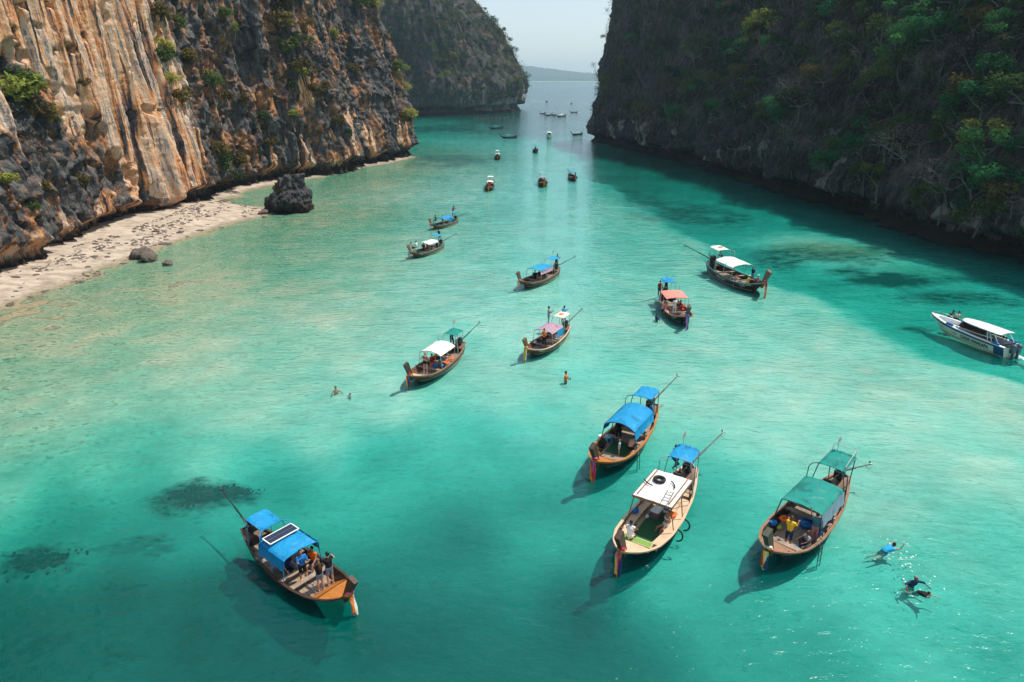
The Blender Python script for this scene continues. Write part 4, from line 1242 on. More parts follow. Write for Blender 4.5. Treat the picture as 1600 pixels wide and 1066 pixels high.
def engine_parts(root, yaw=0.0, pitch=12, length=3.6, colour=BLACKM, z=1.12, x=-4.15):
    mb = MB(); c = Vector((x, 0, z))
    mb.box(c + Vector((.12, 0, .08)), (.62, .36, .30)); mb.box(c + Vector((.10, 0, .30)), (.5, .24, .16)); mb.box(c + Vector((.46, 0, .12)), (.08, .42, .42))
    mb.tube([c + Vector((.0, .16, .35)), c + Vector((.3, .16, .35))], .09, 10); mb.tube([c + Vector((-.22, 0, .05)), c + Vector((-.5, 0, .02))], .15, 10, True, .07)
    mb.ell(c + Vector((.12, -.2, .12)), (.14, .12, .12)); mb.tube([c + Vector((.45, 0, .12)), c + Vector((.53, 0, .12))], .2, 12)
    mb.box(c + Vector((.0, 0, -.2)), (.3, .22, .32)); mb.tube([c + Vector((0, 0, -.1)), c + Vector((0, 0, -.5))], .07, 8)
    e = mb.build('engine', colour, root)
    ex = MB(); ex.tube([c + Vector((.1, -.22, .2)), c + Vector((-.05, -.3, .45)), c + Vector((-.1, -.3, .75))], .04, 8); ex.build('exhaust_pipe', GREY, e)
    a = rad(pitch); d = Vector((-math.cos(a) * math.cos(yaw), -math.cos(a) * math.sin(yaw), math.sin(a)))
    p0 = c + Vector((-.4, 0, .02)); p1 = p0 + d * length
    sh = MB(); sh.tube([p0, p0 + d * length * .45], .055, 8); sh.tube([p0 + d * length * .45, p1], .035, 8)
    s = sh.build('propeller_shaft', DARKPIPE if colour is not BLACKM else BLACKM, root)
    pr = MB()
    side = d.cross(Vector((0, 0, 1))).normalized(); up = side.cross(d)
    for k in range(3):
        t = 2 * math.pi * k / 3
        q = (side * math.cos(t) + up * math.sin(t)); w = d.cross(q) * .6 + d * .3
        b = p1; m = b + q * .11
        pr.add([b + w * .03, b - w * .03, m - w * .07, b + q * .2, m + w * .07], [(0, 1, 2, 3, 4), (4, 3, 2, 1, 0)])
    pr.tube([p1 - d * .05, p1 + d * .08], .04, 8); pr.tube([p1 - d * .3, p1 - d * .1 - up * .28, p1 + d * .05 - up * .3], .015, 5)
    pr.build('propeller', GREY, s)
    ti = MB(); t0 = c + Vector((.5, .05, .2)); ti.tube([t0, t0 + Vector((.6, .05, .22)), t0 + Vector((1.15, .05, .16))], .025, 6); ti.build('tiller', GREY, root)
    rd = MB(); rd.box(c + Vector((.85, -.35, -.35)), (.16, .42, .42)); rd.build('radiator', BLACKM, root)

def longtail(cfg):
    bow = at(*cfg['bow'], 1.1); st = at(*cfg['stern'], .86)
    dv = bow - st; yaw = math.atan2(dv.y, dv.x); Ln = math.hypot(dv.x, dv.y)
    k = max(cfg.get('kmin', 0), min(cfg.get('kmax', 9), Ln / L0))
    ctr = (bow + st) / 2
    root = thing('longtail_boat', cfg['label'], 'boat', (ctr.x, ctr.y, 0), yaw, cfg.get('group', 'longtail boats in the lagoon'))
    root.scale = (k, k, k)
    det = cfg.get('detail', 2)
    H = WOODS[cfg['hull']]
    def put(name, me, mat=None, kind=None, parent=None):
        o = link(name, me, parent or root, None, kind)
        if mat:
            if not me.materials: me.materials.append(mat)
            o.material_slots[0].link = 'OBJECT'; o.material_slots[0].material = mat
        return o
    put('hull', shared('hull', lambda: hull_mesh().mesh('hull', H, True)), H)
    put('gunwale', shared('gunwale', lambda: gunwale_mesh().mesh('gunwale', RAILW)), cfg.get('rail', RAILW))
    if cfg.get('stripe'):
        put('rub_strake', shared('strake', lambda: stripe_mesh(.02, .13, .0, 1.0, .02).mesh('rub_strake', WHITE)), cfg['stripe'])
    if cfg.get('stripe2'):
        put('rub_strake', shared('strake2', lambda: stripe_mesh(.15, .20, .0, 1.0, .015).mesh('rub_strake2', WHITE)), cfg['stripe2'])
    put('waterline_stripe', shared('wl', lambda: stripe_mesh(.93, .985, .1, .985, .01).mesh('waterline_stripe', WHITE)), cfg.get('wl', WHITE))
    put('floor_boards', shared('floor', lambda: floor_mesh().mesh('floor_boards', FLOORW)), cfg.get('floor', FLOORW), 'stuff')
    put('hull_bottom', shared('under', lambda: under_mesh().mesh('hull_bottom', INNER)), INNER)
    fd = cfg.get('deck_s', .86)
    put('fore_deck', shared(('fd', fd), lambda: fore_deck_mesh(fd).mesh('fore_deck', VARN)), cfg['deck'])
    ad = MB(); rows = []
    for i in range(5):
        s = .004 + .12 * i / 4; p = side_pt(s, 0, 1); h = p.y - .06; rows.append([(p.x, h, p.z - .1), (p.x, 0, p.z - .08), (p.x, -h, p.z - .1)])
    ad.slab(rows, .04)
    put('stern_deck', shared('sd', lambda: ad.mesh('stern_deck', INNER)), INNER)
    if det > 0:
        for i in range(11):
            s = .22 + .06 * i
            for side in (1, -1):
                put('rib', shared(('rib', i, side), lambda: rib_mesh(s, side).mesh('rib', INNER)), cfg.get('ribs', INNER))
        for s, zz in cfg.get('thwarts', ((.34, .5), (.5, .48), (.66, .5))):
            hbx = inner_hb(s, zz) + .04
            b = MB(); b.box((xs_at(s, .2), 0, zz), (.30, 2 * hbx, .045)); put('thwart', b.mesh('thwart', INNER), cfg.get('bench', FLOORW))
        if cfg.get('side_bench'):
            for side in (1, -1):
                rows = []
                for i in range(9):
                    s = .3 + .48 * i / 8; h = inner_hb(s, .46); rows.append([(xs_at(s, .2), side * (h + .03), .46), (xs_at(s, .2), side * (h - .42), .46)])
                if side < 0: rows = [list(reversed(r)) for r in rows]
                put('side_bench', MB().slab(rows, .05).mesh('side_bench', PALE), cfg['side_bench'])
                rows = [[(a[0][0], a[1][1], .44), (a[0][0], a[1][1], FLOOR)] for a in rows]
                put('bench_front', MB().grid(rows).mesh('bench_front', PALE), INNER)
            b = MB(); b.box((xs_at(.79, .2), 0, .33), (.05, 2 * inner_hb(.79, .3), .36)); put('bulkhead', b.mesh('bulkhead', PALE), cfg['side_bench'])
    pm, tie = prow_mesh(cfg.get('prow_h', 1.15), cfg.get('prow_rake', .55))
    put('prow', pm.mesh('prow', H), cfg.get('prow', WOODS['dark']))
    # sashes tied round the prow
    rb = cfg.get('ribbons', '')
    if rb:
        b = side_pt(1, 0, 1)
        for i, ch in enumerate(rb[:3]):
            t = MB(); t.torus((b.x - .10 + .06 * i, 0, b.z + .02 + .10 * i), .21 - .02 * i, .062, RY(rad(-28)) @ Matrix.Diagonal((1.0, .75, 1)), 16, 7)
            t.build('ribbon', RIB[ch], root, True)
        n = len(rb)
        for i, ch in enumerate(rb):
            y = (-.5 + (i + .5) / n) * .22; ln = cfg.get('tail', 1.15) * (.75 + .25 * ((i * 7) % 3) / 2)
            rows = []
            for j in range(9):
                u = j / 8; x = b.x + .16 + .06 * math.sin(u * 3 + i) + .1 * u; z = b.z + .05 - ln * u
                w = .06 + .02 * math.sin(u * 7 + i * 2)
                rows.append([(x, y - w, z), (x + .03, y, z), (x, y + w, z)])
            low = [[(p[0] - .035, p[1], p[2]) for p in reversed(r)] for r in rows]
            m = MB(); m.grid(rows); m.grid(low); m.grid([[r[0] for r in rows], [r[2] for r in low]]); m.grid([[r[0] for r in low], [r[2] for r in rows]])
            m.build('ribbon', RIB[ch], root, True)
    # main awning
    c = cfg.get('canopy')
    post = cfg.get('pipe', STEEL)
    if c:
        x0, x1 = -L0 / 2 + c['s0'] * L0, -L0 / 2 + c['s1'] * L0
        w, z, rise = c.get('w', 1.08), c.get('z', 1.95), c.get('rise', .2)
        rows = canopy_rows(x0, x1, w, z, rise, c.get('sag', .025), c.get('drop', .06), slope=c.get('slope', 0))
        cn = MB().slab(rows, .03).build('canopy', CLOTH[c['col']], root, rise > .05)
        for i in range(c.get('posts', 3)):
            u = i / (c.get('posts', 3) - 1); x = x0 + .06 + (x1 - x0 - .12) * u
            s = (x + L0 / 2) / L0
            for side in (1, -1):
                p = MB(); p.tube([(x, side * (HB(s) - .09), ZG(s) - .12), (x, side * (w - .05), z + c.get('slope', 0) * u - .02)], .028, 6); p.build('post', c.get('post', post), root)
            hoop = MB(); hoop.tube([(x, w * t * .97, z + rise * (1 - t * t) - .05 + c.get('slope', 0) * u) for t in np.linspace(-1, 1, 9)], .02, 5, False); hoop.build('hoop', c.get('post', post), root)
        if c.get('roof_rails'):
            for side in (1, -1):
                p = MB(); p.box(((x0 + x1) / 2, side * w * .82, z + rise + .06), (x1 - x0 - .2, .05, .05)); p.build('roof_rail', RAILW, root)
            for (x, y, dx, dy) in ((x0, 0, .07, 2 * w + .1), (x1, 0, .07, 2 * w + .1), ((x0 + x1) / 2, w, x1 - x0, .07), ((x0 + x1) / 2, -w, x1 - x0, .07)):
                p = MB(); p.box((x, y, z - .06), (dx, dy, .12)); p.build('roof_beam', RAILW, root)
        if c.get('curtain'):
            for side in c.get('curtain_sides', (1, -1)):
                a, b = c.get('curtain_x', (x0, x1)); rows = []
                for i in range(13):
                    x = a + (b - a) * i / 12; wv = .03 * math.sin(i * 1.9)
                    s = (x + L0 / 2) / L0
                    rows.append([(x, side * (w + .01 + wv * .3), z - .03), (x, side * (w + .06 + wv), z - .5), (x, side * (min(w + .1, HB(s)) + wv), max(ZG(s) + .05, z - c.get('curtain_h', 1.0)))])
                m = MB(); m.grid(rows); m.grid([list(reversed([(p[0], p[1] - side * .015, p[2]) for p in r])) for r in rows])
                m.build('side_curtain', CLOTH[c['curtain']], root, True)
        if c.get('front_valance'):
            r = rows[-1]; m = MB(); fr = [[p for p in r], [(p[0] + .05, p[1], p[2] - .16) for p in r]]; m.grid(fr); m.grid([list(reversed(q)) for q in [[(p[0] - .015, p[1], p[2]) for p in g] for g in fr]]); m.build('valance', CLOTH[c['front_valance']], root)
    c = cfg.get('stern_canopy')
    if c:
        x0, x1 = -L0 / 2 + (c.get('s0', .07) + .02) * L0, -L0 / 2 + (c.get('s1', .24) + .03) * L0
        w, z = c.get('w', .64), c.get('z', 2.55)
        rows = canopy_rows(x0, x1, w, z, c.get('rise', .05), .01, .05, 6, 8, slope=c.get('slope', -.05))
        MB().slab(rows, .03).build('stern_canopy', CLOTH[c['col']], root)
        for x in (x0 + .06, x1 - .06):
            s = (x + L0 / 2) / L0
            for side in (1, -1):
                p = MB(); p.tube([(x, side * (HB(s) - .05), ZG(s) - .1), (x, side * (w - .04), z - .03)], .026, 6); p.build('post', post, root)
        if c.get('hoops', True):
            for side in (1, -1):
                xm = x1 + .05; s = (xm + L0 / 2) / L0
                p = MB(); p.tube([(xm + .25, side * (HB(s) + .0), ZG(s) - .05), (xm + .2, side * (w + .32), z - .25), (xm + .08, side * (w + .22), z - .1), (xm - .1, side * (w - .02), z - .05)], .024, 6); p.build('grab_rail', post, root)
        if c.get('rack'):
            zt = z + .38
            p = MB(); p.tube([(x0 + .1, w * .9, z), (x0 + .02, w * .9, zt), (x0 + .02, -w * .9, zt), (x0 + .1, -w * .9, z)], .022, 6)
            p.tube([(x0 + .02, w * .9, zt), (x1 - .3, w * .95, z + .06)], .02, 6); p.tube([(x0 + .02, -w * .9, zt), (x1 - .3, -w * .95, z + .06)], .02, 6)
            p.build('roof_rack', STEEL, root)
        if c.get('flag'):
            p = MB(); p.tube([(x0 + .1, -w * .5, z), (x0 + .05, -w * .55, z + .75)], .015, 5); f = p.build('flag_pole', STEEL, root)
            rows = [[(x0 + .05, -w * .55, z + .75 - .06 * j), ] for j in range(2)]
            for ch, a in (('r', 0), ('w', .05), ('n', .10), ('w', .17), ('r', .22)):
                q = MB(); h = .07 if ch == 'n' else .05
                q.box((x0 - .12, -w * .55, z + .72 - a - h / 2), (.34, .012, h)); q.build('flag_stripe', RIB[ch], f)
        if c.get('logo'):
            q = MB(); q.torus(((x0 + x1) / 2, 0, z + .065), .22, .03, Matrix.Diagonal((1, 1, .3)), 18, 4); q.ell(((x0 + x1) / 2, 0, z + .06), (.14, .16, .02)); q.build('emblem', c['logo'], root)
    if cfg.get('engine', True):
        engine_parts(root, rad(cfg.get('shaft_yaw', 0)), cfg.get('shaft_pitch', 12), cfg.get('shaft', 3.6))
    if cfg.get('ladder'):
        side, s = cfg['ladder']; p = side_pt(s, 0, side)
        for dx in (-.2, .2):
            m = MB(); m.tube([(p.x + dx, p.y - side * .1, p.z + .18), (p.x + dx, p.y + side * .12, p.z + .12), (p.x + dx, p.y + side * .16, -.75)], .022, 6); m.build('ladder_rail', DARKPIPE, root)
        for j in range(4):
            m = MB(); zz = p.z - .1 - .27 * j; m.tube([(p.x - .2, p.y + side * .14, zz), (p.x + .2, p.y + side * .14, zz)], .018, 6); m.build('ladder_rung', DARKPIPE, root)
    if cfg.get('text'):
        for (lines, s, side, h, v0) in cfg['text']:
            hull_text(root, lines, s, side, LETTER, h, v0)
    cfg['root'] = root; cfg['k'] = k; cfg['yaw'] = yaw
    cfg['M'] = Matrix.Translation((ctr.x, ctr.y, 0)) @ Matrix.Rotation(yaw, 4, 'Z') @ Matrix.Scale(k, 4)
    return root

CYAN = M('pale_blue_stripe', (0.35, 0.52, 0.6), .45, .12); STRW = M('white_stripe', (0.72, 0.73, 0.72), .45, .08); STRB = M('black_stripe', (0.02, 0.02, 0.022), .4, .2); TEALS = M('teal_stripe', (0.05, 0.2, 0.22), .45, .15)
BOATS = dict(
 solar=dict(label='dark longtail boat with two blue awnings and a solar panel on the roof', bow=(547, 929), stern=(384, 820), hull='dark', deck=VARN, rail=WOODS['dark'], stripe=WOODS['dark'], ribbons='oopgow', tail=1.1, deck_s=.84, shaft_yaw=-6, shaft_pitch=14, shaft=3.3, pipe=BLUEPIPE, floor=FLOORW, ribs=WOODS['black'],
   canopy=dict(s0=.34, s1=.585, col='blue', w=1.05, z=1.86, rise=.14, drop=.1, curtain='blue', curtain_h=.6, front_valance=None), stern_canopy=dict(col='blue', s0=.13, s1=.29,  z=2.35), thwarts=((.42, .5), (.56, .5), (.66, .5)), wl=WOODS['black']),
 roof=dict(label='longtail boat with flat white wooden roof carrying a black ring and a ladder', bow=(970, 865), stern=(1081, 729), hull='black', deck=PALE, rail=PALE, stripe=STRW, stripe2=STRB, ribbons='yproon', tail=1.5, deck_s=.85, shaft_yaw=-14, shaft_pitch=14, shaft=3.2, floor=PALE, ribs=RAILW, side_bench=PALE,
   canopy=dict(s0=.33, s1=.63, col='roof', w=1.0, z=1.9, rise=.02, sag=0, drop=0, roof_rails=True, post=RAILW), stern_canopy=dict(col='blue', s0=.07, s1=.22,  z=2.5, flag=True), thwarts=((.22, .5),)),
 green=dict(label='longtail boat with two teal green awnings and a rack over the stern', bow=(1199, 863), stern=(1318, 742), hull='black', deck=REDD, rail=RAILW, stripe=CYAN, stripe2=STRB, ribbons='rywyn', tail=1.0, deck_s=.86, shaft_yaw=-35, shaft_pitch=8, shaft=1.6, pipe=DARKPIPE, prow=WOODS['olive'],
   canopy=dict(s0=.33, s1=.635, col='teal', w=1.0, z=1.74, rise=.12, drop=.08, curtain='greyblue', curtain_sides=(1,), curtain_h=.7), stern_canopy=dict(col='teal', s0=.05, s1=.24,  z=2.45, rack=True, flag=True), ladder=(1, .70), thwarts=((.42, .5), (.50, .48), (.845, .62))),
 arched=dict(label='longtail boat with arched blue awning, orange deck and a ladder over the side', bow=(929, 723), stern=(1022, 631), hull='olive', deck=VARN, rail=VARN, stripe=STRW, stripe2=STRB, ribbons='orpbyr', tail=1.45, deck_s=.87, shaft_yaw=-10, shaft_pitch=14, shaft=3.2, pipe=DARKPIPE, ribs=VARN,
   canopy=dict(s0=.31, s1=.64, col='blue', w=1.0, z=1.75, rise=.32, drop=.05, curtain='blue', curtain_h=.55), stern_canopy=dict(col='blue', s0=.08, s1=.24,  z=2.4), ladder=(1, .66), thwarts=((.40, .5), (.55, .5))),
 lilac=dict(label='brown longtail boat with faded lilac awning and peach stern awning', bow=(822, 543), stern=(888, 505), hull='brown', deck=REDD, rail=PALE, stripe=CYAN, ribbons='yoyw', tail=1.55, deck_s=.88, shaft_yaw=-4, shaft_pitch=13, shaft=3.2, prow=WOODS['brown'],
   canopy=dict(s0=.36, s1=.63, col='lilac', w=1.1, z=1.85, rise=.25, drop=.05, curtain='cyan', curtain_sides=(1,), curtain_h=.8, curtain_x=(-1.3, .2)), stern_canopy=dict(col='peach', s0=.08, s1=.25,  z=2.55, logo=M('faded_emblem', (.6, .2, .1), .7, .1), flag=False), ladder=(1, .55), text=[(['ศรีสุข ๕', 'กระบี่'], .86, 1, .2, .28)], engine=True),
 bikini=dict(label='brown longtail boat with white arched awning and teal stern awning', bow=(639, 586), stern=(723, 533), hull='brown', deck=PALE, rail=RAILW, stripe=WOODS['tan'], ribbons='yrrbon', tail=1.2, deck_s=.87, shaft_yaw=-6, shaft_pitch=14, shaft=3.2, prow=WOODS['dark'],
   canopy=dict(s0=.36, s1=.64, col='white', w=1.08, z=1.85, rise=.28, drop=.04), stern_canopy=dict(col='teal', s0=.09, s1=.24,  z=2.5, flag=True), text=[(['วาสนา'], .84, 1, .16, .3)]),
 mid=dict(label='brown longtail boat with light blue awning over a dark crowded cabin', bow=(811.5, 438), stern=(873, 416.5), hull='brown', deck=INNER, rail=RAILW, stripe=CYAN, ribbons='oyb', tail=1.1, shaft_yaw=-14, shaft_pitch=12, shaft=3.3, prow=WOODS['brown'],
   canopy=dict(s0=.34, s1=.66, col='cyan', w=1.08, z=1.85, rise=.16, drop=.05, curtain='lilac', curtain_sides=(1,), curtain_h=.5), stern_canopy=dict(col='cyan', s0=.08, s1=.23,  z=2.5, flag=True), text=[(['โชคทวี'], .85, 1, .2, .35)]),
 dusk=dict(label='brown longtail boat with white awning and small blue stern awning, near the beach', bow=(640, 391.5), stern=(692.5, 377), hull='tan', deck=INNER, rail=TEALS, stripe=CYAN, ribbons='ob', tail=1.0, shaft_yaw=-14, shaft_pitch=14, shaft=3.3, prow=WOODS['tan'],
   canopy=dict(s0=.30, s1=.60, col='white', w=1.05, z=1.75, rise=.18, drop=.04, front_valance=None), stern_canopy=dict(col='cyan', s0=.1, s1=.24,  z=2.5), text=[(['นำโชค', '๑๒๙'], .85, 1, .2, .3)]),
 upper=dict(label='brown longtail boat with arched blue awning, behind the white-awning boat by the beach', bow=(672.5, 348), stern=(715, 339), hull='tan', deck=TEALS, rail=TEALS, stripe=CYAN, ribbons='op', tail=1.2, shaft_yaw=-14, shaft_pitch=12, shaft=3.2, prow=WOODS['tan'],
   canopy=dict(s0=.34, s1=.68, col='blue', w=1.05, z=1.75, rise=.28, drop=.05, curtain='blue', curtain_h=.8, curtain_sides=(1,), curtain_x=(-1.4, -.2)), stern_canopy=dict(col='cyan', s0=.1, s1=.24,  z=2.5), text=[(['ทะเล'], .85, 1, .2, .3)]),
 coral=dict(label='longtail boat with coral red awning and a blue stern awning', bow=(1074, 495), stern=(1036.5, 455), hull='black', deck=REDD, rail=REDD, stripe=STRW, ribbons='pbbn', tail=1.7, shaft_yaw=10, shaft_pitch=5, shaft=1.2, prow=WOODS['olive'], kmin=.86,
   canopy=dict(s0=.33, s1=.62, col='coral', w=1.15, z=1.85, rise=.1, drop=.04), stern_canopy=dict(col='blue', s0=.06, s1=.22,  z=2.6), text=[(['ทวีทรัพย์', '๑๔๕๘'], .86, -1, .2, .3)]),
 white=dict(label='dark longtail boat with white awnings half in the shade of the cliff', bow=(1195, 447), stern=(1107, 410), hull='dark', deck=INNER, rail=TEALS, stripe=TEALS, ribbons='onpo', tail=1.7, shaft_yaw=20, shaft_pitch=12, shaft=3.4, prow=WOODS['brown'],
   canopy=dict(s0=.32, s1=.64, col='white', w=1.12, z=1.8, rise=.2, drop=.05), stern_canopy=dict(col='white', s0=.09, s1=.25,  z=2.6, logo=M('gold_emblem', (.5, .3, .05), .6, .1)), text=[(['วันเพ็ญทรัพย์', 'อนันต์', '๙ ๘'], .855, -1, .17, .22), (['วันเพ็ญ TOUR'], .47, -1, .22, .42)]),
)
for nm, cfg in BOATS.items(): longtail(cfg)
FARB = [
 ((761.5, 294.5), (768.5, 280.5), 'brown', 'white', 'white', 'yr', 'distant boat with white awnings heading in, bright orange vests aboard', .85),
 ((852, 287.5), (844, 275), 'olive', 'greyblue', 'greyblue', 'oor', 'distant boat with grey-blue stern awning and a long orange sash', .9),
 ((901, 277), (888.5, 268.5), 'slate', 'cyan', 'greyblue', 'rp', 'distant boat with pale blue awning near the shaded cliff', .85),
 ((777, 247), (777.8, 238), 'black', 'white', 'white', 'o', 'distant black boat with small white awnings, bow towards the lagoon', .8),
 ((835.5, 236.5), (838, 228), 'black', 'cyan', 'blue', '', 'distant black boat with one bright blue awning', .8),
 ((765.2, 197.5), (784.5, 198), 'dark', 'cyan', None, 'r', 'far longtail boat with a long raised shaft under the distant cliff', .9),
 ((785.2, 211.5), (804.5, 212), 'black', 'cyan', None, '', 'far dark longtail boat with upswept prow in mid channel', .9),
 ((894, 207), (909, 207), 'black', 'greyblue', None, '', 'far black longtail boat beside the seaward corner of the shaded cliff', .85),
 ((843.8, 175), (851, 176), 'dark', 'greyblue', None, 'r', 'first of four far moored boats, nearest the distant cliff', .8),
 ((851, 178), (863.5, 178), 'black', 'cyan', None, '', 'second of four far moored boats, with blue awnings', .85),
 ((863, 178.6), (870, 178), 'dark', 'greyblue', None, 'r', 'third of four far moored boats, mostly hidden behind the next', .8),
 ((869, 180), (884.5, 180), 'brown', 'white', None, 'r', 'fourth of four far moored boats, red hull with white awning', .95),
 ((892, 173.2), (901, 173.8), 'black', None, None, '', 'far open black boat off the shaded cliff', .75),
 ((892.3, 161.5), (892.8, 160), 'black', None, None, '', 'tiny black boat coming in from the sea', .7),
 ((857, 157.8), (850.6, 157.4), 'black', None, None, '', 'tiny dark boat out at sea trailing a white wake', .75),
]
for bow, st, hull, c1, c2, rb, lab, k in FARB:
    cfg = dict(label=lab, bow=bow, stern=st, hull=hull, deck=INNER, ribbons=rb, shaft_yaw=5, shaft_pitch=8, kmin=k * .82, kmax=k * .98, detail=0, group='distant longtail boats', prow=WOODS['black'] if hull == 'black' else WOODS['brown'], tail=1.4)
    if c1: cfg['canopy'] = dict(s0=.38, s1=.64, col=c1, w=.85, z=1.7, rise=.16)
    cfg['rail'] = WOODS['dark']; cfg['wl'] = WOODS['black']; cfg['floor'] = INNER
    if c2: cfg['stern_canopy'] = dict(col=c2, s0=.08, s1=.24, w=.75, z=2.6)
    longtail(cfg); BOATS['far%d' % len(BOATS)] = cfg

# ------------------------------------------------------------------ speedboats
NAVY = M('navy_stripe', (0.012, 0.06, 0.16), .3, .1); GEL = M('white_gelcoat', (0.72, 0.76, 0.76), .25, .05, 2); HULLC = M('cream_gelcoat', (0.66, 0.67, 0.56), .3, .06, 2); DGLASS = M('dark_glass', (0.01, 0.012, 0.014), .08, .1, 2, .6); BLUEV = M('blue_fender', (0.01, 0.13, 0.42), .4, .1); OUTB = M('outboard_grey', (0.06, 0.10, 0.14), .3, .15, 4, .5)
SL = 9.6
SHB = smooth_tab([0, .3, .55, .75, .88, .95, 1], [1.2, 1.28, 1.22, .98, .6, .32, .03])
SZG = smooth_tab([0, .3, .6, .8, 1], [.98, 1.0, 1.08, 1.2, 1.34])
def sp_pt(s, v, side, off=0):
    hb, zg = SHB(s), SZG(s)
    x = -SL / 2 + s * SL - (1.5 * v * (s ** 3) if v <= 1 else (1.5 * s ** 3 + 1.3 * (v - 1) * s ** 2))
    if v <= 1: y = hb * (1 - .22 * v - .45 * v * max(0, s - .6)); z = zg * (1 - v)
    else: u = v - 1; y = hb * (.78 - .45 * max(0, s - .6)) * (1 - u); z = -.45 * u * (1 - .5 * s)
    return Vector((x, side * (max(0, y) + off), z))
def speedboat(bow, st, lab, k=None, lettering=True, motors=2, group='speedboats'):
    a = at(*bow, 1.3); b = at(*st, .95); d = a - b; yaw = math.atan2(d.y, d.x); kk = k or math.hypot(d.x, d.y) / SL; c = (a + b) / 2
    root = thing('speedboat', lab, 'speedboat', (c.x, c.y, 0), yaw, group); root.scale = (kk,) * 3
    mb = MB(); VV = [0, .17, .34, .5, .7, .88, 1, 1.3, 1.65, 2]
    for side in (1, -1):
        rows = [[sp_pt(s, v, side) for v in VV] for s in SS]
        if side < 0: rows = [list(reversed(r)) for r in rows]
        mb.grid(rows)
    mb.grid([[sp_pt(0, v, 1) for v in VV], [sp_pt(0, v, -1) for v in VV]])
    mb.build('hull', HULLC, root, True)
    def band(name, v0, v1, s0, s1, mat, off):
        m = MB()
        for side in (1, -1):
            rows = [[sp_pt(s0 + (s1 - s0) * i / 24, v, side, o) for v, o in ((v0, -.02), (v0, off), (v1, off), (v1, -.02))] for i in range(25)]
            if side < 0: rows = [list(reversed(r)) for r in rows]
            m.grid(rows)
        m.build(name, mat, root)
    band('sheer_stripe', .02, .20, 0, .995, NAVY, .03); band('boot_stripe', .80, .84, .05, .97, NAVY, .012); band('spray_rail', .97, 1.0, .05, .9, M('ochre_stripe', (.4, .28, .08), .4), .015)
    q = MB()                                                         # blue quarter panel at the stern
    for side in (1, -1):
        rows = [[sp_pt(s, v, side, .014) for v in (.2, .45, .7, .95)] for s in np.linspace(.0, .11, 5)]
        if side < 0: rows = [list(reversed(r)) for r in rows]
        q.grid(rows)
    q.build('quarter_panel', NAVY, root)
    # deck ring with an open bow well and a long cockpit
    dk = MB()
    for side in (1, -1):
        rows = []
        for s in np.linspace(0, 1, 31):
            p = sp_pt(s, 0, side); ww = .30 if s < .62 else (.30 if s < .9 else 9)
            rows.append([(p.x, p.y, p.z), (p.x, side * max(0, abs(p.y) - .02), p.z + .05), (p.x, side * max(0, abs(p.y) - ww), p.z + .06), (p.x, side * max(0, abs(p.y) - ww), p.z - .45)])
        if side > 0: rows = [list(reversed(r)) for r in rows]
        dk.grid(rows)
    dk.build('side_deck', GEL, root)
    fl = MB(); fl.slab([[(sp_pt(s, .65, 1).x, sp_pt(s, .65, 1).y - .06, .38), (sp_pt(s, .65, 1).x, -sp_pt(s, .65, 1).y + .06, .38)] for s in np.linspace(.02, .86, 20)], .05); fl.build('cockpit_floor', GREY, root)
    for side in (1, -1):
        m = MB(); rows = [[(sp_pt(s, 0, 1).x, side * (SHB(s) - .32), .8), (sp_pt(s, 0, 1).x, side * (SHB(s) - .78), .8)] for s in np.linspace(.66, .88, 6)]
        if side < 0: rows = [list(reversed(r)) for r in rows]
        m.slab(rows, .12); m.build('bow_seat', GEL, root)
    # coach sides: white lower coaming, dark side screens leaning in, hardtop
    x0, x1 = -SL / 2 + .10 * SL, -SL / 2 + .64 * SL
    zr = 2.02
    def hb_x(x): return SHB((x + SL / 2) / SL)
    for side in (1, -1):
        m = MB(); rows = []
        for i in range(13):
            u = i / 12; x = x0 + .5 + (x1 - x0 - .3) * u; h = hb_x(x)
            rows.append([(x, side * (h - .28), 1.08), (x, side * (h - .36), 1.36 - .22 * u)])
        if side < 0: rows = [list(reversed(r)) for r in rows]
        m.grid(rows); m.build('side_window', DGLASS, root)
        m = MB(); rows = []
        for i in range(9):
            u = i / 8; x = x0 + 1.5 + (x1 - x0 - 2.2) * u; h = hb_x(x)
            rows.append([(x, side * (h - .40), 1.42 - .12 * u), (x - .1, side * (h - .52), 1.86)])
        if side < 0: rows = [list(reversed(r)) for r in rows]
        m.grid(rows); m.build('side_window', DGLASS, root)
        for xa, xb in ((x0 + .55, x0 + 1.25), (x0 + 1.0, x0 + 1.45), (x1 - .35, x1 - 1.0)):
            m = MB(); h = hb_x(xa); m.tube([(xa, side * (h - .30), 1.06), (xb, side * (h - .5), zr)], .045, 6); m.build('roof_strut', GEL, root)
        m = MB(); m.tube([(x0 - .25, side * 1.0, .98), (x0 + .35, side * .92, 1.7), (x0 + .6, side * .85, zr)], .05, 7); m.build('stern_arch', GEL, root)
        m = MB(); pts = [(x0 + .6 + (x1 - x0 - .9) * u, side * (hb_x(x0 + .6 + (x1 - x0 - .9) * u) - .37), 1.39 - .22 * u) for u in np.linspace(0, 1, 8)]; m.tube(pts, .03, 5); m.build('window_rail', GEL, root)
    m = MB(); rows = [[(x1 - .15 - .25 * abs(t), t * (hb_x(x1) - .3), 1.12) for t in np.linspace(-1, 1, 7)], [(x1 - .95 - .15 * abs(t), t * .78, zr - .03) for t in np.linspace(-1, 1, 7)]]; m.grid(rows); m.build('windscreen', DGLASS, root)
    m = MB(); rows = []
    for u, w in ((0, .86), (.06, .98), (.3, 1.0), (.6, .96), (.82, .84), (.93, .68), (1.0, .45)):
        x = x0 - .15 + (x1 - x0 - .5) * u
        rows.append([(x, w * t, zr + .12 * (1 - t * t) - .10 * max(0, u - .7)) for t in np.linspace(-1, 1, 9)])
    m.slab(rows, .07); m.build('hardtop', GEL, root)
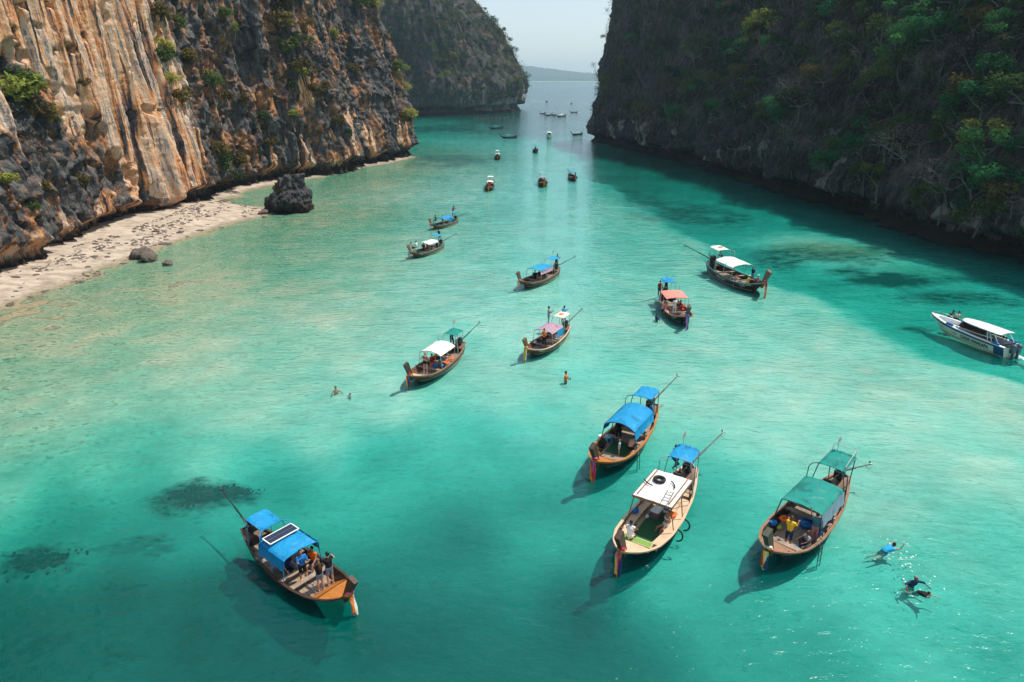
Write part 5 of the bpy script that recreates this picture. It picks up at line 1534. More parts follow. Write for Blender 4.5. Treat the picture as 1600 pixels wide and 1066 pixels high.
    for side in (1, -1):
        for s in (.66, .1) if side < 0 else (.66, .1):
            p = sp_pt(s, 0, side); m = MB(); m.tube([(p.x - .42, p.y - side * .1, p.z + .13), (p.x - .36, p.y - side * .1, p.z + .14), (p.x + .36, p.y - side * .1, p.z + .14), (p.x + .42, p.y - side * .1, p.z + .13)], [.04, .12, .12, .04], 10); m.build('fender', BLUEV, root, True)
    for i in range(motors):
        y = (i - (motors - 1) / 2) * .62; x = -SL / 2 - .28
        m = MB(); m.ell((x, y, 1.08), (.34, .22, .30)); m.box((x - .02, y, .70), (.34, .30, .52)); m.box((x - .06, y, .2), (.22, .12, .7)); m.box((x - .08, y, -.18), (.5, .3, .04)); m.ell((x - .06, y, -.42), (.34, .08, .09)); m.box((x + .24, y, .62), (.24, .22, .36))
        mo = m.build('outboard_motor', OUTB, root, True)
        m = MB(); m.box((x - .01, y, .93), (.37, .33, .04)); m.build('cowl_band', GEL, mo)
    m = MB(); m.box((-SL / 2 + .5, 0, 1.1), (.1, 1.6, .12)); m.build('stern_bench', M('navy_cushion', (.02, .05, .12), .7), root)
    for x, y in ((-.6, -.3), (-1.6, .2)):
        m = MB(); m.tube([(x, y, zr + .1), (x - .05, y, zr + .62)], .012, 5); m.build('aerial', STEEL, root)
    for side in (1, -1):
        m = MB(); m.tube([(SL / 2 - .12, side * .10, 1.4), (SL / 2 - .3, side * .26, 1.62), (SL / 2 - 1.2, side * .66, 1.58), (SL / 2 - 1.9, side * .9, 1.34)], .02, 6); m.build('bow_rail', STEEL, root)
    if lettering:
        INK = M('black_lettering', (0.01, 0.01, 0.012), .5, .1)
        def stext(txt, s_mid, h, v0, side, mat=INK, bold=.03, sq=1.15):
            me = text_mesh(txt, 1.0, bold); co = np.array([v.co[:] for v in me.vertices]); co[:, 0] -= (co[:, 0].min() + co[:, 0].max()) / 2
            sc = h / .72; shear = .25
            for v, cc in zip(me.vertices, co):
                s = s_mid + ((cc[0] + shear * cc[1]) * sc * sq / SL) * (1 if side < 0 else -1)
                v.co = sp_pt(min(1, max(0, s)), min(1.0, max(.02, v0 - (cc[1] - .36) * sc / SZG(s_mid))), side, .016)
            me.materials.clear(); me.materials.append(mat); link('lettering', me, root)
        for side in (1, -1):
            stext('CHOK WANLAPA', .34, .34, .50, side, bold=.045, sq=.86)
            stext('CW', .60, .26, .50, side, M('grey_lettering', (.12, .14, .16), .5), .0)
            stext('โชควัลลภา', .84, .17, .5, side, M('grey_lettering', (.12, .14, .16), .5), .0, 1.0)
    return root, Matrix.Translation((c.x, c.y, 0)) @ Matrix.Rotation(yaw, 4, 'Z') @ Matrix.Scale(kk, 4)
SPD, SPM = speedboat((1456, 487), (1584, 541), 'white speedboat with navy stripe and black lettering in the cliff shade', None)
SP2, SP2M = speedboat((858, 217), (858.2, 205), 'distant white excursion boat heading straight into the lagoon', .95, False, 2, 'speedboats')
# wakes
FOAM = M('foam', (0.75, 0.8, 0.8), .8, .1)
def foam(name, pts, w0, w1, seed, dens=40):
    r = random.Random(seed); mb = MB()
    for i in range(dens):
        u = r.random(); k = min(int(u * (len(pts) - 1)), len(pts) - 2); f = u * (len(pts) - 1) - k
        p = Vector(pts[k]).lerp(Vector(pts[k + 1]), f); w = w0 + (w1 - w0) * u
        c = p + Vector((r.gauss(0, w * .4), r.gauss(0, w * .4), 0)); s = w * r.uniform(.12, .4)
        n = 7
        mb.add([(c.x, c.y, .03)] + [(c.x + s * r.uniform(.6, 1.3) * math.cos(2 * math.pi * j / n) * 1.3, c.y + s * r.uniform(.5, 1.1) * math.sin(2 * math.pi * j / n), .004) for j in range(n)], [(0, j + 1, (j + 1) % n + 1) for j in range(n)])
    return mb.build(name, FOAM, None, True, 'stuff')
f3 = lambda *a: [tuple(at(x, y, 0)) for x, y in a]
foam('wake', f3((1588, 554), (1602, 562), (1650, 592)), .16, .5, 1, 90)
foam('wake', f3((851, 159), (842, 158.8), (828, 157.4)), .8, 2.2, 2, 60)
foam('wake', f3((857, 158), (880, 158.6), (905, 160.2), (918, 161.5)), .7, 1.6, 3, 90)
foam('wake', f3((895, 164), (885, 162)), .7, 1.2, 4, 24)
foam('wake', f3((901, 175), (907, 176)), .5, 1.2, 5, 20)
# ================================================================== people
def capsule(mb, a, b, ra, rb, n=9):
    a, b = Vector(a), Vector(b); d = (b - a)
    if d.length < 1e-5: return
    d.normalize()
    pts, rs = [], []
    for t in (-1, -.75, -.35): pts.append(a + d * ra * t); rs.append(max(.002, ra * math.sqrt(max(0, 1 - t * t))))
    for u in (0, .5, 1): pts.append(a.lerp(b, u)); rs.append(ra + (rb - ra) * u)
    for t in (.35, .75, 1): pts.append(b + d * rb * t); rs.append(max(.002, rb * math.sqrt(max(0, 1 - t * t))))
    mb.tube(pts, rs, n)
class Fig: pass
POSES = dict(
 stand=dict(),
 phone=dict(aR=(35, 12, 95), aL=(25, 14, 100), lean=2),
 hips=dict(aR=(-12, 42, 85), aL=(-12, 42, 85), inR=1, inL=1),
 reach=dict(aL=(150, 20, 20), aR=(-5, 30, 70), lean=2),
 embrace=dict(aR=(20, 45, 60), aL=(20, 30, 50), lean=3),
 work=dict(lean=28, aR=(60, 15, 45), aL=(60, 15, 45), lR=(15, 6, 20), lL=(10, 6, 18)),
 bend=dict(lean=50, aR=(60, 10, 20), aL=(55, 10, 25), lR=(8, 5, 10), lL=(12, 5, 14)),
 sit=dict(sit=1, lean=8, lR=(78, 8, 75), lL=(80, 8, 80), aR=(30, 12, 40), aL=(28, 14, 45)),
 lounge=dict(sit=1, lean=-14, lR=(74, 10, 50), lL=(82, 12, 62), aR=(-25, 20, 10), aL=(30, 16, 40)),
 hunch=dict(sit=1, lean=32, lR=(85, 12, 80), lL=(85, 12, 85), aR=(55, 8, 35), aL=(50, 8, 45)),
 floor=dict(sit=1, lean=12, lR=(70, 14, 25), lL=(85, 14, 70), aR=(50, 10, 20), aL=(45, 14, 40)),
 kneel=dict(lean=10, lR=(40, 8, 100), lL=(70, 10, 95), aR=(50, 12, 30), aL=(35, 12, 40)),
 selfie=dict(aR=(75, 55, 10), aL=(15, 25, 30)),
 wade=dict(aR=(25, 50, 40), aL=(25, 50, 40)),
 prone=dict(lean=76, lR=(-72, 8, 14), lL=(-62, 8, 22), aR=(120, 30, 40), aL=(60, 40, 30), head=-45),
 floaty=dict(lean=25, lR=(20, 14, 30), lL=(5, 14, 40), aR=(55, 75, 20), aL=(55, 75, 20), head=-10),
 climb=dict(lean=22, lR=(60, 8, 60), lL=(15, 8, 25), aR=(120, 14, 40), aL=(110, 14, 40)),
)
def skeleton(pose, h):
    p = dict(lean=0, aL=(5, 13, 14), aR=(5, 13, 14), lL=(1, 4, 2), lR=(-1, 4, 2), head=0, sit=0); p.update(POSES[pose])
    k = h / 1.72; J = {}
    J['pel'] = Vector((0, 0, 0))
    l = rad(p['lean']); up = Vector((math.sin(l), 0, math.cos(l))); fw = Vector((math.cos(l), 0, -math.sin(l)))
    l2 = l * .45; up0 = Vector((math.sin(l2), 0, math.cos(l2)))
    J['waist'] = up0 * .14 * k; J['chest'] = J['waist'] + up * .24 * k; J['neck'] = J['chest'] + up * .17 * k
    hd = l * .6 + rad(p['head']); uh = Vector((math.sin(hd), 0, math.cos(hd)))
    J['head'] = J['neck'] + up * .06 * k + uh * .10 * k; J['uh'] = uh; J['fh'] = Vector((math.cos(hd), 0, -math.sin(hd)))
    for S, sg in (('L', 1), ('R', -1)):
        J['sh' + S] = J['chest'] + up * .105 * k + Vector((0, sg * .175 * k, 0))
        a, b, e = p['a' + S]
        def dirv(pt, ab, spread=1): pt, ab = rad(pt), rad(ab); return Vector((math.sin(pt) * math.cos(ab), sg * math.sin(ab) * spread, -math.cos(pt) * math.cos(ab)))
        J['el' + S] = J['sh' + S] + dirv(a, b) * .275 * k
        inn = p.get('in' + S, .35)
        fd = dirv(a + e * (.25 if inn == 1 else 1), -b * .6 if inn == 1 else b * .3) if inn != 1 else Vector((.35, -sg * .75, -.55)).normalized()
        J['wr' + S] = J['el' + S] + fd * .24 * k; J['hd' + S] = J['wr' + S] + fd * .085 * k; J['fd' + S] = fd
        J['hip' + S] = Vector((0, sg * .085 * k, -.03 * k))
        a, b, e = p['l' + S]
        J['kn' + S] = J['hip' + S] + dirv(a, b) * .425 * k
        sd = dirv(a - e, b * .4); J['an' + S] = J['kn' + S] + sd * .41 * k
        f = Vector((math.cos(rad(a - e)), sg * .15, math.sin(rad(a - e)) * .9)).normalized()
        if pose in ('prone',): f = sd * .8 + Vector((0, 0, -.3))
        J['to' + S] = J['an' + S] + f * .17 * k + Vector((0, 0, -.03 * k)); J['heel' + S] = J['an' + S] - f * .04 * k + Vector((0, 0, -.035 * k))
    J['k'] = k; J['up'] = up; J['sitting'] = p['sit']
    J['low'] = -.095 * k if p['sit'] else min(J['toL'].z, J['toR'].z, J['heelL'].z, J['heelR'].z, J['knL'].z) - .03 * k
    return J
def body_mb(J, girth=1.0):
    k = J['k']; g = girth * k; mb = MB()
    capsule(mb, J['hipL'] * .8 + Vector((0, 0, .03 * k)), J['hipR'] * .8 + Vector((0, 0, .03 * k)), .105 * g, .105 * g)
    capsule(mb, J['pel'] + Vector((0, .04 * k, .02)), J['waist'] + Vector((0, .035 * k, 0)), .108 * g, .098 * g); capsule(mb, J['pel'] + Vector((0, -.04 * k, .02)), J['waist'] + Vector((0, -.035 * k, 0)), .108 * g, .098 * g)
    for s in (1, -1): capsule(mb, J['waist'] + Vector((0, s * .04 * k, 0)), J['chest'] + Vector((0, s * .07 * k, 0)), .098 * g, .112 * g)
    capsule(mb, J['shL'], J['shR'], .062 * g, .062 * g); capsule(mb, J['chest'] + J['up'] * .06 * k, J['neck'], .10 * g, .052 * k)
    capsule(mb, J['neck'] - J['up'] * .03 * k, J['neck'].lerp(J['head'], .6), .052 * k, .048 * k)
    hc = J['head'] + J['uh'] * .025 * k
    R = Matrix((J['fh'], Vector((0, 1, 0)), J['uh'])).transposed()
    mb.ell(hc, (.098 * k, .078 * k, .118 * k), R, 14, 10); mb.ell(hc + R @ Vector((.028, 0, -.075)) * k, (.062 * k, .052 * k, .055 * k), R)
    mb.ell(hc + R @ Vector((.10, 0, -.025)) * k, (.02 * k, .014 * k, .026 * k), R, 8, 6)
    for s in (1, -1): mb.ell(hc + R @ Vector((-.005, s * .08, -.02)) * k, (.022 * k, .014 * k, .034 * k), R, 8, 6)
    for S in 'LR':
        capsule(mb, J['sh' + S], J['el' + S], .053 * g, .04 * g); capsule(mb, J['el' + S], J['wr' + S], .041 * g, .027 * k)
        capsule(mb, J['wr' + S], J['hd' + S], .028 * k, .034 * k)
        capsule(mb, J['hip' + S], J['kn' + S], .088 * g, .055 * g); capsule(mb, J['kn' + S], J['kn' + S].lerp(J['an' + S], .35), .054 * g, .056 * g); capsule(mb, J['kn' + S].lerp(J['an' + S], .35), J['an' + S], .056 * g, .034 * k)
        capsule(mb, J['heel' + S], J['to' + S], .036 * k, .03 * k)
    return mb, hc, R
def fingers_mb(J):
    mb = MB(); k = J['k']
    for S, sg in (('L', 1), ('R', -1)):
        d = J['fd' + S]; side = d.cross(Vector((0, 0, 1)))
        if side.length < .1: side = Vector((1, 0, 0))
        side.normalize(); pal = side.cross(d).normalized() * (-1)
        for i in range(4):
            b = J['hd' + S] + side * (-.026 + .0175 * i) * k; ln = (.062, .074, .068, .05)[i] * k
            m = b + (d * .9 + pal * .25).normalized() * ln * .55; t = m + (d * .55 + pal * .8).normalized() * ln * .5
            mb.tube([b - d * .02 * k, b, m, t], [.0095 * k, .0095 * k, .0085 * k, .006 * k], 5)
        b = J['wr' + S].lerp(J['hd' + S], .4) + side * .026 * k * sg
        mb.tube([b, b + (d * .6 + side * sg * .8).normalized() * .04 * k, b + (d * 1.0 + side * sg * .75).normalized() * .068 * k], [.012 * k, .0105 * k, .007 * k], 5)
    return mb
def shirt_mb(J, sleeve=.6, length=0.0, fat=1.17):
    k = J['k']; mb = MB(); g = k * fat
    for s in (1, -1):
        capsule(mb, J['pel'] + Vector((0, s * .045 * k, .06 * k - length * k)), J['waist'] + Vector((0, s * .04 * k, 0)), .106 * g, .098 * g)
        capsule(mb, J['waist'] + Vector((0, s * .04 * k, 0)), J['chest'] + Vector((0, s * .07 * k, 0)), .098 * g, .112 * g)
    capsule(mb, J['shL'], J['shR'], .064 * g, .064 * g); capsule(mb, J['chest'] + J['up'] * .05 * k, J['chest'] + J['up'] * .135 * k, .105 * g, .066 * k)
    for S in 'LR':
        if sleeve > 0:
            capsule(mb, J['sh' + S], J['sh' + S].lerp(J['el' + S], min(1, sleeve)), .057 * g, .05 * g)
            if sleeve > 1: capsule(mb, J['el' + S], J['el' + S].lerp(J['wr' + S], sleeve - 1), .047 * g, .034 * g)
    return mb
def pants_mb(J, length=.5, fat=1.14, full=False):
    k = J['k']; g = k * fat; mb = MB()
    capsule(mb, J['hipL'] * .8 + Vector((0, 0, .04 * k)), J['hipR'] * .8 + Vector((0, 0, .04 * k)), .108 * g, .108 * g)
    for s in (1, -1): capsule(mb, J['pel'] + Vector((0, s * .04 * k, .0)), J['pel'].lerp(J['waist'], .7) + Vector((0, s * .038 * k, 0)), .108 * g, .10 * g)
    for S in 'LR':
        u = min(1, length)
        capsule(mb, J['hip' + S], J['hip' + S].lerp(J['kn' + S], u), .09 * g, (.09 - .03 * u) * g)
        if length > 1: capsule(mb, J['kn' + S], J['kn' + S].lerp(J['an' + S], length - 1), .06 * g, .048 * g)
    return mb
SK = dict(tan=M('skin_tan', (0.36, 0.175, 0.10), .5, .1), fair=M('skin_fair', (0.52, 0.30, 0.21), .5, .1), brown=M('skin_brown', (0.15, 0.07, 0.042), .5, .12))
HAIRM = dict(black=M('hair_black', (0.012, 0.010, 0.009), .5, .3, 30), brown=M('hair_brown', (0.09, 0.045, 0.02), .5, .3, 30), blond=M('hair_blond', (0.26, 0.15, 0.06), .5, .3, 30), grey=M('hair_grey', (0.25, 0.23, 0.21), .6, .2, 30))
CL = {}
CLC = dict(blue=(.02, .16, .45), navy=(.012, .03, .09), black=(.012, .012, .014), white=(.72, .72, .70), yellow=(.82, .52, .02), teal=(.05, .13, .17), pinkish=(.40, .17, .15), denim=(.16, .23, .32), orange=(.85, .15, .02), red=(.42, .03, .03), maroon=(.12, .018, .03), grey=(.3, .29, .3), pink=(.7, .25, .25), lemon=(.72, .65, .08), skyblue=(.02, .32, .6), petrol=(.02, .10, .16), aqua=(.45, .68, .74), darkred=(.25, .02, .02), khaki=(.3, .25, .16))
def cl(c):
    if c not in CL: CL[c] = M('cloth_' + c, CLC[c], .75, .18, 8, .2, bump=.2)
    return CL[c]
EYE = M('eye_dark', (.01, .008, .008), .2)
PEOPLE = []
def person(px, py, z, yaw, pose, label, skin='tan', hair='black', hairstyle='short', shirt=None, sleeve=.6, bottom='navy', length=.5, h=1.70, girth=1.0, fine=True, sink=None, group='people in the lagoon', hat=None, tail=0.0):
    PEOPLE.append(dict(locals()))
def finish_people():
    jobs = []
    for P in PEOPLE:
        J = skeleton(P['pose'], P['h']); P['J'] = J
        vox = .017 if P['fine'] else .024
        mb, hc, R = body_mb(J, P['girth']); P['hc'], P['R'] = hc, R
        lst = [('body', mb, SK[P['skin']], vox, 3)]
        if P['shirt']: lst.append(('shirt', shirt_mb(J, P['sleeve'], P['tail']), cl(P['shirt']), vox, 2))
        if P['bottom']: lst.append(('trousers' if P['length'] > 1 else 'shorts', pants_mb(J, P['length']), cl(P['bottom']), vox, 2))
        if P['shirt'] is None and P['hairstyle'] in ('long', 'bun') and not P.get('notop'):
            k = J['k']; t = MB(); c = J['chest'] + J['up'] * .02 * k
            t.tube([c + Vector((.118 * math.cos(a), .178 * math.sin(a), 0)) * k for a in np.linspace(0, 2 * math.pi, 17)], .04 * k, 6, False); lst.append(('bikini_top', t, cl(P['bottom']), None, 0))
        for nm, m, mt, v, it in lst:
            me = m.mesh(nm, mt, True)
            o = bpy.data.objects.new('tmp_' + nm, me); COL.objects.link(o)
            if v:
                r = o.modifiers.new('r', 'REMESH'); r.mode = 'VOXEL'; r.voxel_size = v; r.use_smooth_shade = True
                s = o.modifiers.new('s', 'SMOOTH'); s.factor = .5; s.iterations = it
            jobs.append((P, nm, o, mt))
    dg = bpy.context.evaluated_depsgraph_get()
    for P in PEOPLE:
        J = P['J']; base = at(P['px'], P['py'], P['z'])
        off = -J['low'] if P['sink'] is None else P['sink']
        if P['sink'] is not None: base = at(P['px'], P['py'], 0)
        root = thing('person', P['label'], 'person', (base.x, base.y, base.z + off), rad(P['yaw']), P['group']); P['root'] = root
    for P, nm, o, mt in jobs:
        me = bpy.data.meshes.new_from_object(o.evaluated_get(dg)); me.name = nm
        if not me.materials: me.materials.append(mt)
        if nm == 'body':
            f = fingers_mb(P['J']); b = len(me.vertices)
            import bmesh
            bm = bmesh.new(); bm.from_mesh(me)
            vs = [bm.verts.new(v) for v in f.v]
            for q in f.f:
                fc = bm.faces.new([vs[i] for i in q]); fc.smooth = True
            bm.to_mesh(me); bm.free()
        link(nm, me, P['root'])
    for P, nm, o, mt in jobs:
        m = o.data; bpy.data.objects.remove(o); bpy.data.meshes.remove(m)
    for P in PEOPLE:
        J, k, hc, R = P['J'], P['J']['k'], P['hc'], P['R']
        hb = MB(); st = P['hairstyle']
        if st != 'bald':
            hb.ell(hc + R @ Vector((-.022, 0, .022)) * k, (.098 * k, .088 * k, .114 * k), R, 14, 10)
            if st == 'long':
                hb.tube([hc + R @ Vector((-.05, 0, .02)) * k, hc + R @ Vector((-.10, 0, -.12)) * k, J['chest'] + Vector((-.135, 0, .05)) * k, J['waist'] + Vector((-.12, 0, .10)) * k], [.07 * k, .085 * k, .085 * k, .04 * k], 10)
            if st == 'bun': hb.ell(hc + R @ Vector((-.10, 0, .07)) * k, (.05 * k, .05 * k, .05 * k), R)
            hb.build('hair', HAIRM[P['hair']], P['root'], True)
        if P['hat']:
            q = MB(); q.ell(hc + R @ Vector((-.01, 0, .055)) * k, (.108 * k, .098 * k, .085 * k), R, 14, 8); q.ell(hc + R @ Vector((.08, 0, .045)) * k, (.09 * k, .075 * k, .012 * k), R, 12, 6); q.build('cap', cl(P['hat']), P['root'], True)
        e = MB()
        for s in (1, -1): e.ell(hc + R @ Vector((.088, s * .032, .004)) * k, (.012 * k, .014 * k, .009 * k), R, 8, 6)
        e.build('eyes', EYE, P['root'], True)
by = {k: math.degrees(v['yaw']) for k, v in BOATS.items()}
# the boat with the solar panel
person(475, 908, .15, -55, 'phone', 'man in a bright blue shirt standing by the solar boat awning holding a phone', shirt='blue', sleeve=1.3, bottom='black', length=.8)
person(502, 922, .15, by['solar'] + 172, 'embrace', 'woman with long brown hair and denim shorts on the solar boat', skin='fair', hair='brown', hairstyle='long', shirt='black', sleeve=0, bottom='denim', length=.35, h=1.64)
person(517, 913, .15, by['solar'] + 178, 'embrace', 'man in black top and denim shorts with an arm round the long-haired woman', skin='fair', shirt='black', sleeve=.35, bottom='denim', length=.7, h=1.74)
person(491, 880, .47, -110, 'sit', 'person in an orange life vest seated under the solar boat awning', shirt='orange', sleeve=.2, bottom='navy', fat=None) if False else person(491, 878, .47, -110, 'sit', 'person in an orange life vest seated under the solar boat awning', shirt='orange', sleeve=.2, bottom='navy')
person(448, 889, .47, by['solar'], 'sit', 'person in dark clothes seated at the shore side of the solar boat awning', skin='fair', shirt='navy', sleeve=.5, bottom='black', length=.8)
# white wooden roof
person(984, 839, .82, 62, 'sit', 'man in a white tank top sitting on the pale fore deck, back turned', skin='brown', shirt='white', sleeve=0, bottom='white', length=.6)
person(1040, 822, .45, 205, 'lounge', 'woman in a pale bikini sitting on the side bench of the white-roofed boat', skin='tan', hair='brown', hairstyle='bun', bottom='aqua', length=.1, h=1.66)
person(1051, 733, .80, 10, 'kneel', 'boatman in petrol blue kneeling on the stern edge of the white-roofed boat', shirt='petrol', sleeve=1.4, bottom='petrol', length=1.8, skin='brown')
person(1074, 751, .2, 75, 'work', 'man in navy shirt bending at the engine of the white-roofed boat', shirt='petrol', sleeve=.6, bottom='black', length=1.8, skin='brown')
# green awnings
person(1230, 853, .17, 48, 'phone', 'man in a yellow shirt and navy trousers standing on the green-awning boat', shirt='yellow', sleeve=.7, bottom='navy', length=1.3, girth=1.15, hair='brown', tail=.03)
person(1270, 847, .17, 82, 'reach', 'man in a slate shirt and pink trousers holding the green awning', skin='tan', shirt='teal', sleeve=.6, bottom='pinkish', length=1.9, h=1.68)
person(1262, 852, .30, 190, 'floor', 'woman in a grey top sitting low beside bags on the green-awning boat', skin='brown', hair='brown', hairstyle='bun', shirt='grey', sleeve=.5, bottom='grey', length=1.2, h=1.6)
# arched blue awning
person(984, 702, .55, 35, 'hunch', 'shirtless man sitting on the edge of the arched-awning boat, back turned', skin='fair', bottom='black', girth=1.1)
person(967, 711, .16, 170, 'stand', 'small child in a pale top on the deck of the arched-awning boat', skin='fair', hair='blond', shirt='aqua', sleeve=.6, bottom='aqua', length=.3, h=1.05)
person(966, 690, .16, -95, 'phone', 'person in a black and white wetsuit standing under the arched blue awning', shirt='black', sleeve=1.6, bottom='black', length=1.8)
person(1018, 646, .62, 160, 'sit', 'boatman in deep blue sitting at the stern of the arched-awning boat', shirt='blue', sleeve=1.2, bottom='navy', length=1.8, skin='brown')
# lilac awning
person(850, 543, .16, -120, 'phone', 'person in an orange life vest standing on the lilac-awning boat', shirt='orange', sleeve=.1, bottom='black', length=1.6, skin='tan', fine=False)
person(857, 507, .62, 0, 'phone', 'person in pale shirt and jeans standing at the stern edge under the peach awning', shirt='grey', sleeve=.6, bottom='denim', length=1.8, skin='brown', fine=False)
person(880, 506, .5, 70, 'work', 'boatman in blue shirt steering under the peach awning', shirt='skyblue', sleeve=.7, bottom='navy', length=1.7, skin='brown', fine=False)
# white arched awning
person(665, 583, .62, -100, 'hips', 'woman in a dark bikini standing at the bow of the white-awning boat', skin='fair', hair='blond', hairstyle='long', bottom='black', length=.12, fine=True)
person(675, 569, .5, -70, 'sit', 'person in red sitting behind the woman in the bikini', shirt='darkred', sleeve=.6, bottom='orange', length=.6, skin='tan', fine=False)
person(706, 543, .4, 60, 'work', 'boatman in navy shirt standing under the teal stern awning', shirt='navy', sleeve=1.3, bottom='navy', length=1.8, skin='brown', fine=False)
# light blue awning, mid channel
person(869, 419, .5, 60, 'work', 'boatman in black at the stern of the light blue awning boat', shirt='black', sleeve=1.3, bottom='black', length=1.8, skin='brown', fine=False)
for (px, py, c, w) in ((836, 434, 'black', 'toward the bow'), (843, 433, 'navy', 'in the middle'), (850, 430, 'maroon', 'toward the stern')):
    person(px, py, .5, -100, 'sit', f'person in {c} seated {w} under the light blue awning', shirt=c, sleeve=.7, bottom='black', length=1.2, fine=False)
# boat by the beach with the white awning
person(646, 388, .6, 200, 'hunch', 'person with a bare back sitting in the bow by the beach', skin='fair', bottom='black', fine=False)
person(651, 387, .6, 150, 'sit', 'person in a white shirt sitting in the bow by the beach', shirt='white', sleeve=.6, bottom='grey', length=1.2, fine=False)
person(662, 389, .62, -100, 'sit', 'person in maroon sitting before the white awning by the beach', shirt='maroon', sleeve=.9, bottom='maroon', length=1.7, fine=False)
person(669, 388.5, .62, -80, 'sit', 'person in red sitting under the front of the white awning by the beach', shirt='red', sleeve=.7, bottom='black', fine=False)
person(687, 377, .5, 120, 'work', 'boatman in dark clothes at the stern of the boat by the beach', shirt='black', sleeve=.7, bottom='black', length=1.6, skin='brown', fine=False)
# arched blue awning behind it
person(681, 345, .55, 200, 'sit', 'person in dark clothes in the bow of the boat beyond the beach boat', shirt='black', sleeve=.5, bottom='black', fine=False)
person(692, 345, .5, -100, 'sit', 'person in maroon under the arched awning beyond the beach boat', shirt='maroon', sleeve=.5, bottom='black', fine=False)
person(708, 338, .55, 60, 'work', 'boatman in red at the stern beyond the beach boat', shirt='red', sleeve=.8, bottom='black', length=1.6, skin='brown', fine=False)
# coral awning
person(1030, 464, .6, -80, 'stand', 'person in red standing on the stern edge beside the small blue awning', shirt='darkred', sleeve=.6, bottom='navy', length=1.8, skin='brown', fine=False)
person(1040, 458, .5, 80, 'work', 'boatman in black under the small blue awning of the coral boat', shirt='black', sleeve=.7, bottom='black', length=1.6, skin='brown', fine=False)
person(1053, 491, .35, -75, 'phone', 'woman in a long white dress standing on the coral-awning boat', shirt='white', sleeve=.4, bottom='white', length=1.8, skin='tan', hair='brown', h=1.66, fine=False)
person(1064, 483, .5, 190, 'sit', 'person in a red life vest seated on the far bench of the coral boat', shirt='red', sleeve=.2, bottom='navy', fine=False)
person(1040, 486, .55, -60, 'sit', 'sunburnt person sitting on the shore-side gunwale of the coral boat', skin='tan', bottom='pink', fine=False)
person(1034, 497, -.3, 20, 'climb', 'swimmer in pink and blue climbing the side of the coral boat', shirt='pink', sleeve=.4, bottom='navy', length=.8, fine=False)
person(1026, 500, 0, 20, 'wade', 'dark-clad swimmer in the water beside the coral boat', shirt='navy', sleeve=1.3, bottom='navy', length=1.2, sink=-.22, fine=False)
# white awnings by the shade
person(1149, 441, .5, -110, 'sit', 'bare-shouldered person sitting amidships before the white awning', skin='fair', bottom='pink', fine=False)
person(1168, 442.5, .52, 190, 'lounge', 'person in lemon swimwear leaning back on the white-awning boat', skin='tan', hair='blond', shirt='lemon', sleeve=0, bottom='lemon', length=.2, hat='white', fine=False)
person(1175, 440, .3, 30, 'stand', 'man in dark and white standing in the bow of the white-awning boat', shirt='navy', sleeve=.7, bottom='denim', length=1.6, skin='brown', fine=False)
person(1185, 442, .72, 200, 'sit', 'person in a white cap sitting on the fore deck of the white-awning boat', shirt='grey', sleeve=.8, bottom='maroon', length=1.2, hat='white', fine=False)
person(1127, 415, .5, 120, 'work', 'boatman in navy blue under the white stern awning', shirt='navy', sleeve=1.4, bottom='blue', length=1.8, skin='brown', fine=False)
# speedboat
person(1482, 497, .8, -60, 'hunch', 'shirtless dark-haired man sitting in the speedboat bow', skin='brown', bottom='black', fine=False)
person(1491, 498.5, .8, -60, 'hunch', 'person in a white shirt sitting in the speedboat bow', shirt='white', sleeve=.6, bottom='black', length=.8, fine=False)
person(1566, 531, .6, 100, 'sit', 'person in an orange vest sitting at the speedboat stern', shirt='orange', sleeve=.2, bottom='navy', fine=False)
# swimmers
person(1382, 861, 0, 14, 'prone', 'swimmer in a bright blue vest swimming between the boats, legs trailing', shirt='skyblue', sleeve=0, bottom='black', length=.6, skin='fair', sink=-.06)
person(1424, 909, 0, -85, 'floaty', 'swimmer in a navy rash vest treading water with arms spread', shirt='navy', sleeve=1.3, bottom='black', skin='brown', hair='grey', sink=-.30)
person(1435, 925, 0, -52, 'prone', 'swimmer with an orange float lying in front of the navy swimmer', shirt='black', sleeve=.5, bottom='black', skin='fair', h=1.4, sink=-.10)
person(525, 612, 0, -60, 'wade', 'bare-chested man standing in chest-deep water near the beach', skin='tan', bottom='navy', sink=-.42, fine=False)
person(547, 618, 0, 215, 'wade', 'child with only head and shoulders above water beside the bare-chested man', skin='fair', hair='brown', bottom='red', h=1.2, sink=-.40, fine=False)
person(884, 594, 0, -20, 'selfie', 'wading person in an orange-red top holding up a phone at arm length', shirt='orange', sleeve=0, bottom='black', skin='brown', sink=-.08, fine=False)
finish_people()

# ================================================================== loose things
def prop(name, mb, mat, loc, rz, label, cat, smooth=False, group=None, scale=1, rot=None):
    o = mb.build(name, mat, None, smooth); o.location = loc; o.rotation_euler = rot or (0, 0, rz); o.scale = (scale,) * 3
    return tag(o, label, cat, group)
def bx(*a): return MB().box(*a)
KB = lambda n: BOATS[n]['k']
def on(boat, x, y, z): return BOATS[boat]['M'] @ Vector((x, y, z))
# solar panel: frame with two dark panes
c = BOATS['solar']['canopy']; xm = -L0 / 2 + (c['s0'] + .055) * L0
sp = thing('solar_panel', 'dark solar panel in a white frame lying on the blue awning roof', 'solar panel', on('solar', xm, 0, c['z'] + .235), BOATS['solar']['yaw']); sp.scale = (KB('solar'),) * 3
fr = MB()
for d in ((-.36, 0, .05, 1.76), (.36, 0, .05, 1.76), (0, .86, .72, .05), (0, -.86, .72, .05)): fr.box((d[0], d[1], 0), (d[2], d[3], .05))
fr.build('frame', WHITE, sp)
PV = M('solar_cells', (0.012, 0.02, 0.05), .15, .3, 30, .6)
for x in (-.17, .17): bx((x, 0, .0), (.32, 1.68, .035)).build('pane', PV, sp)
bx((0, 0, .012), (.018, 1.68, .035)).build('divider', GREY, sp)
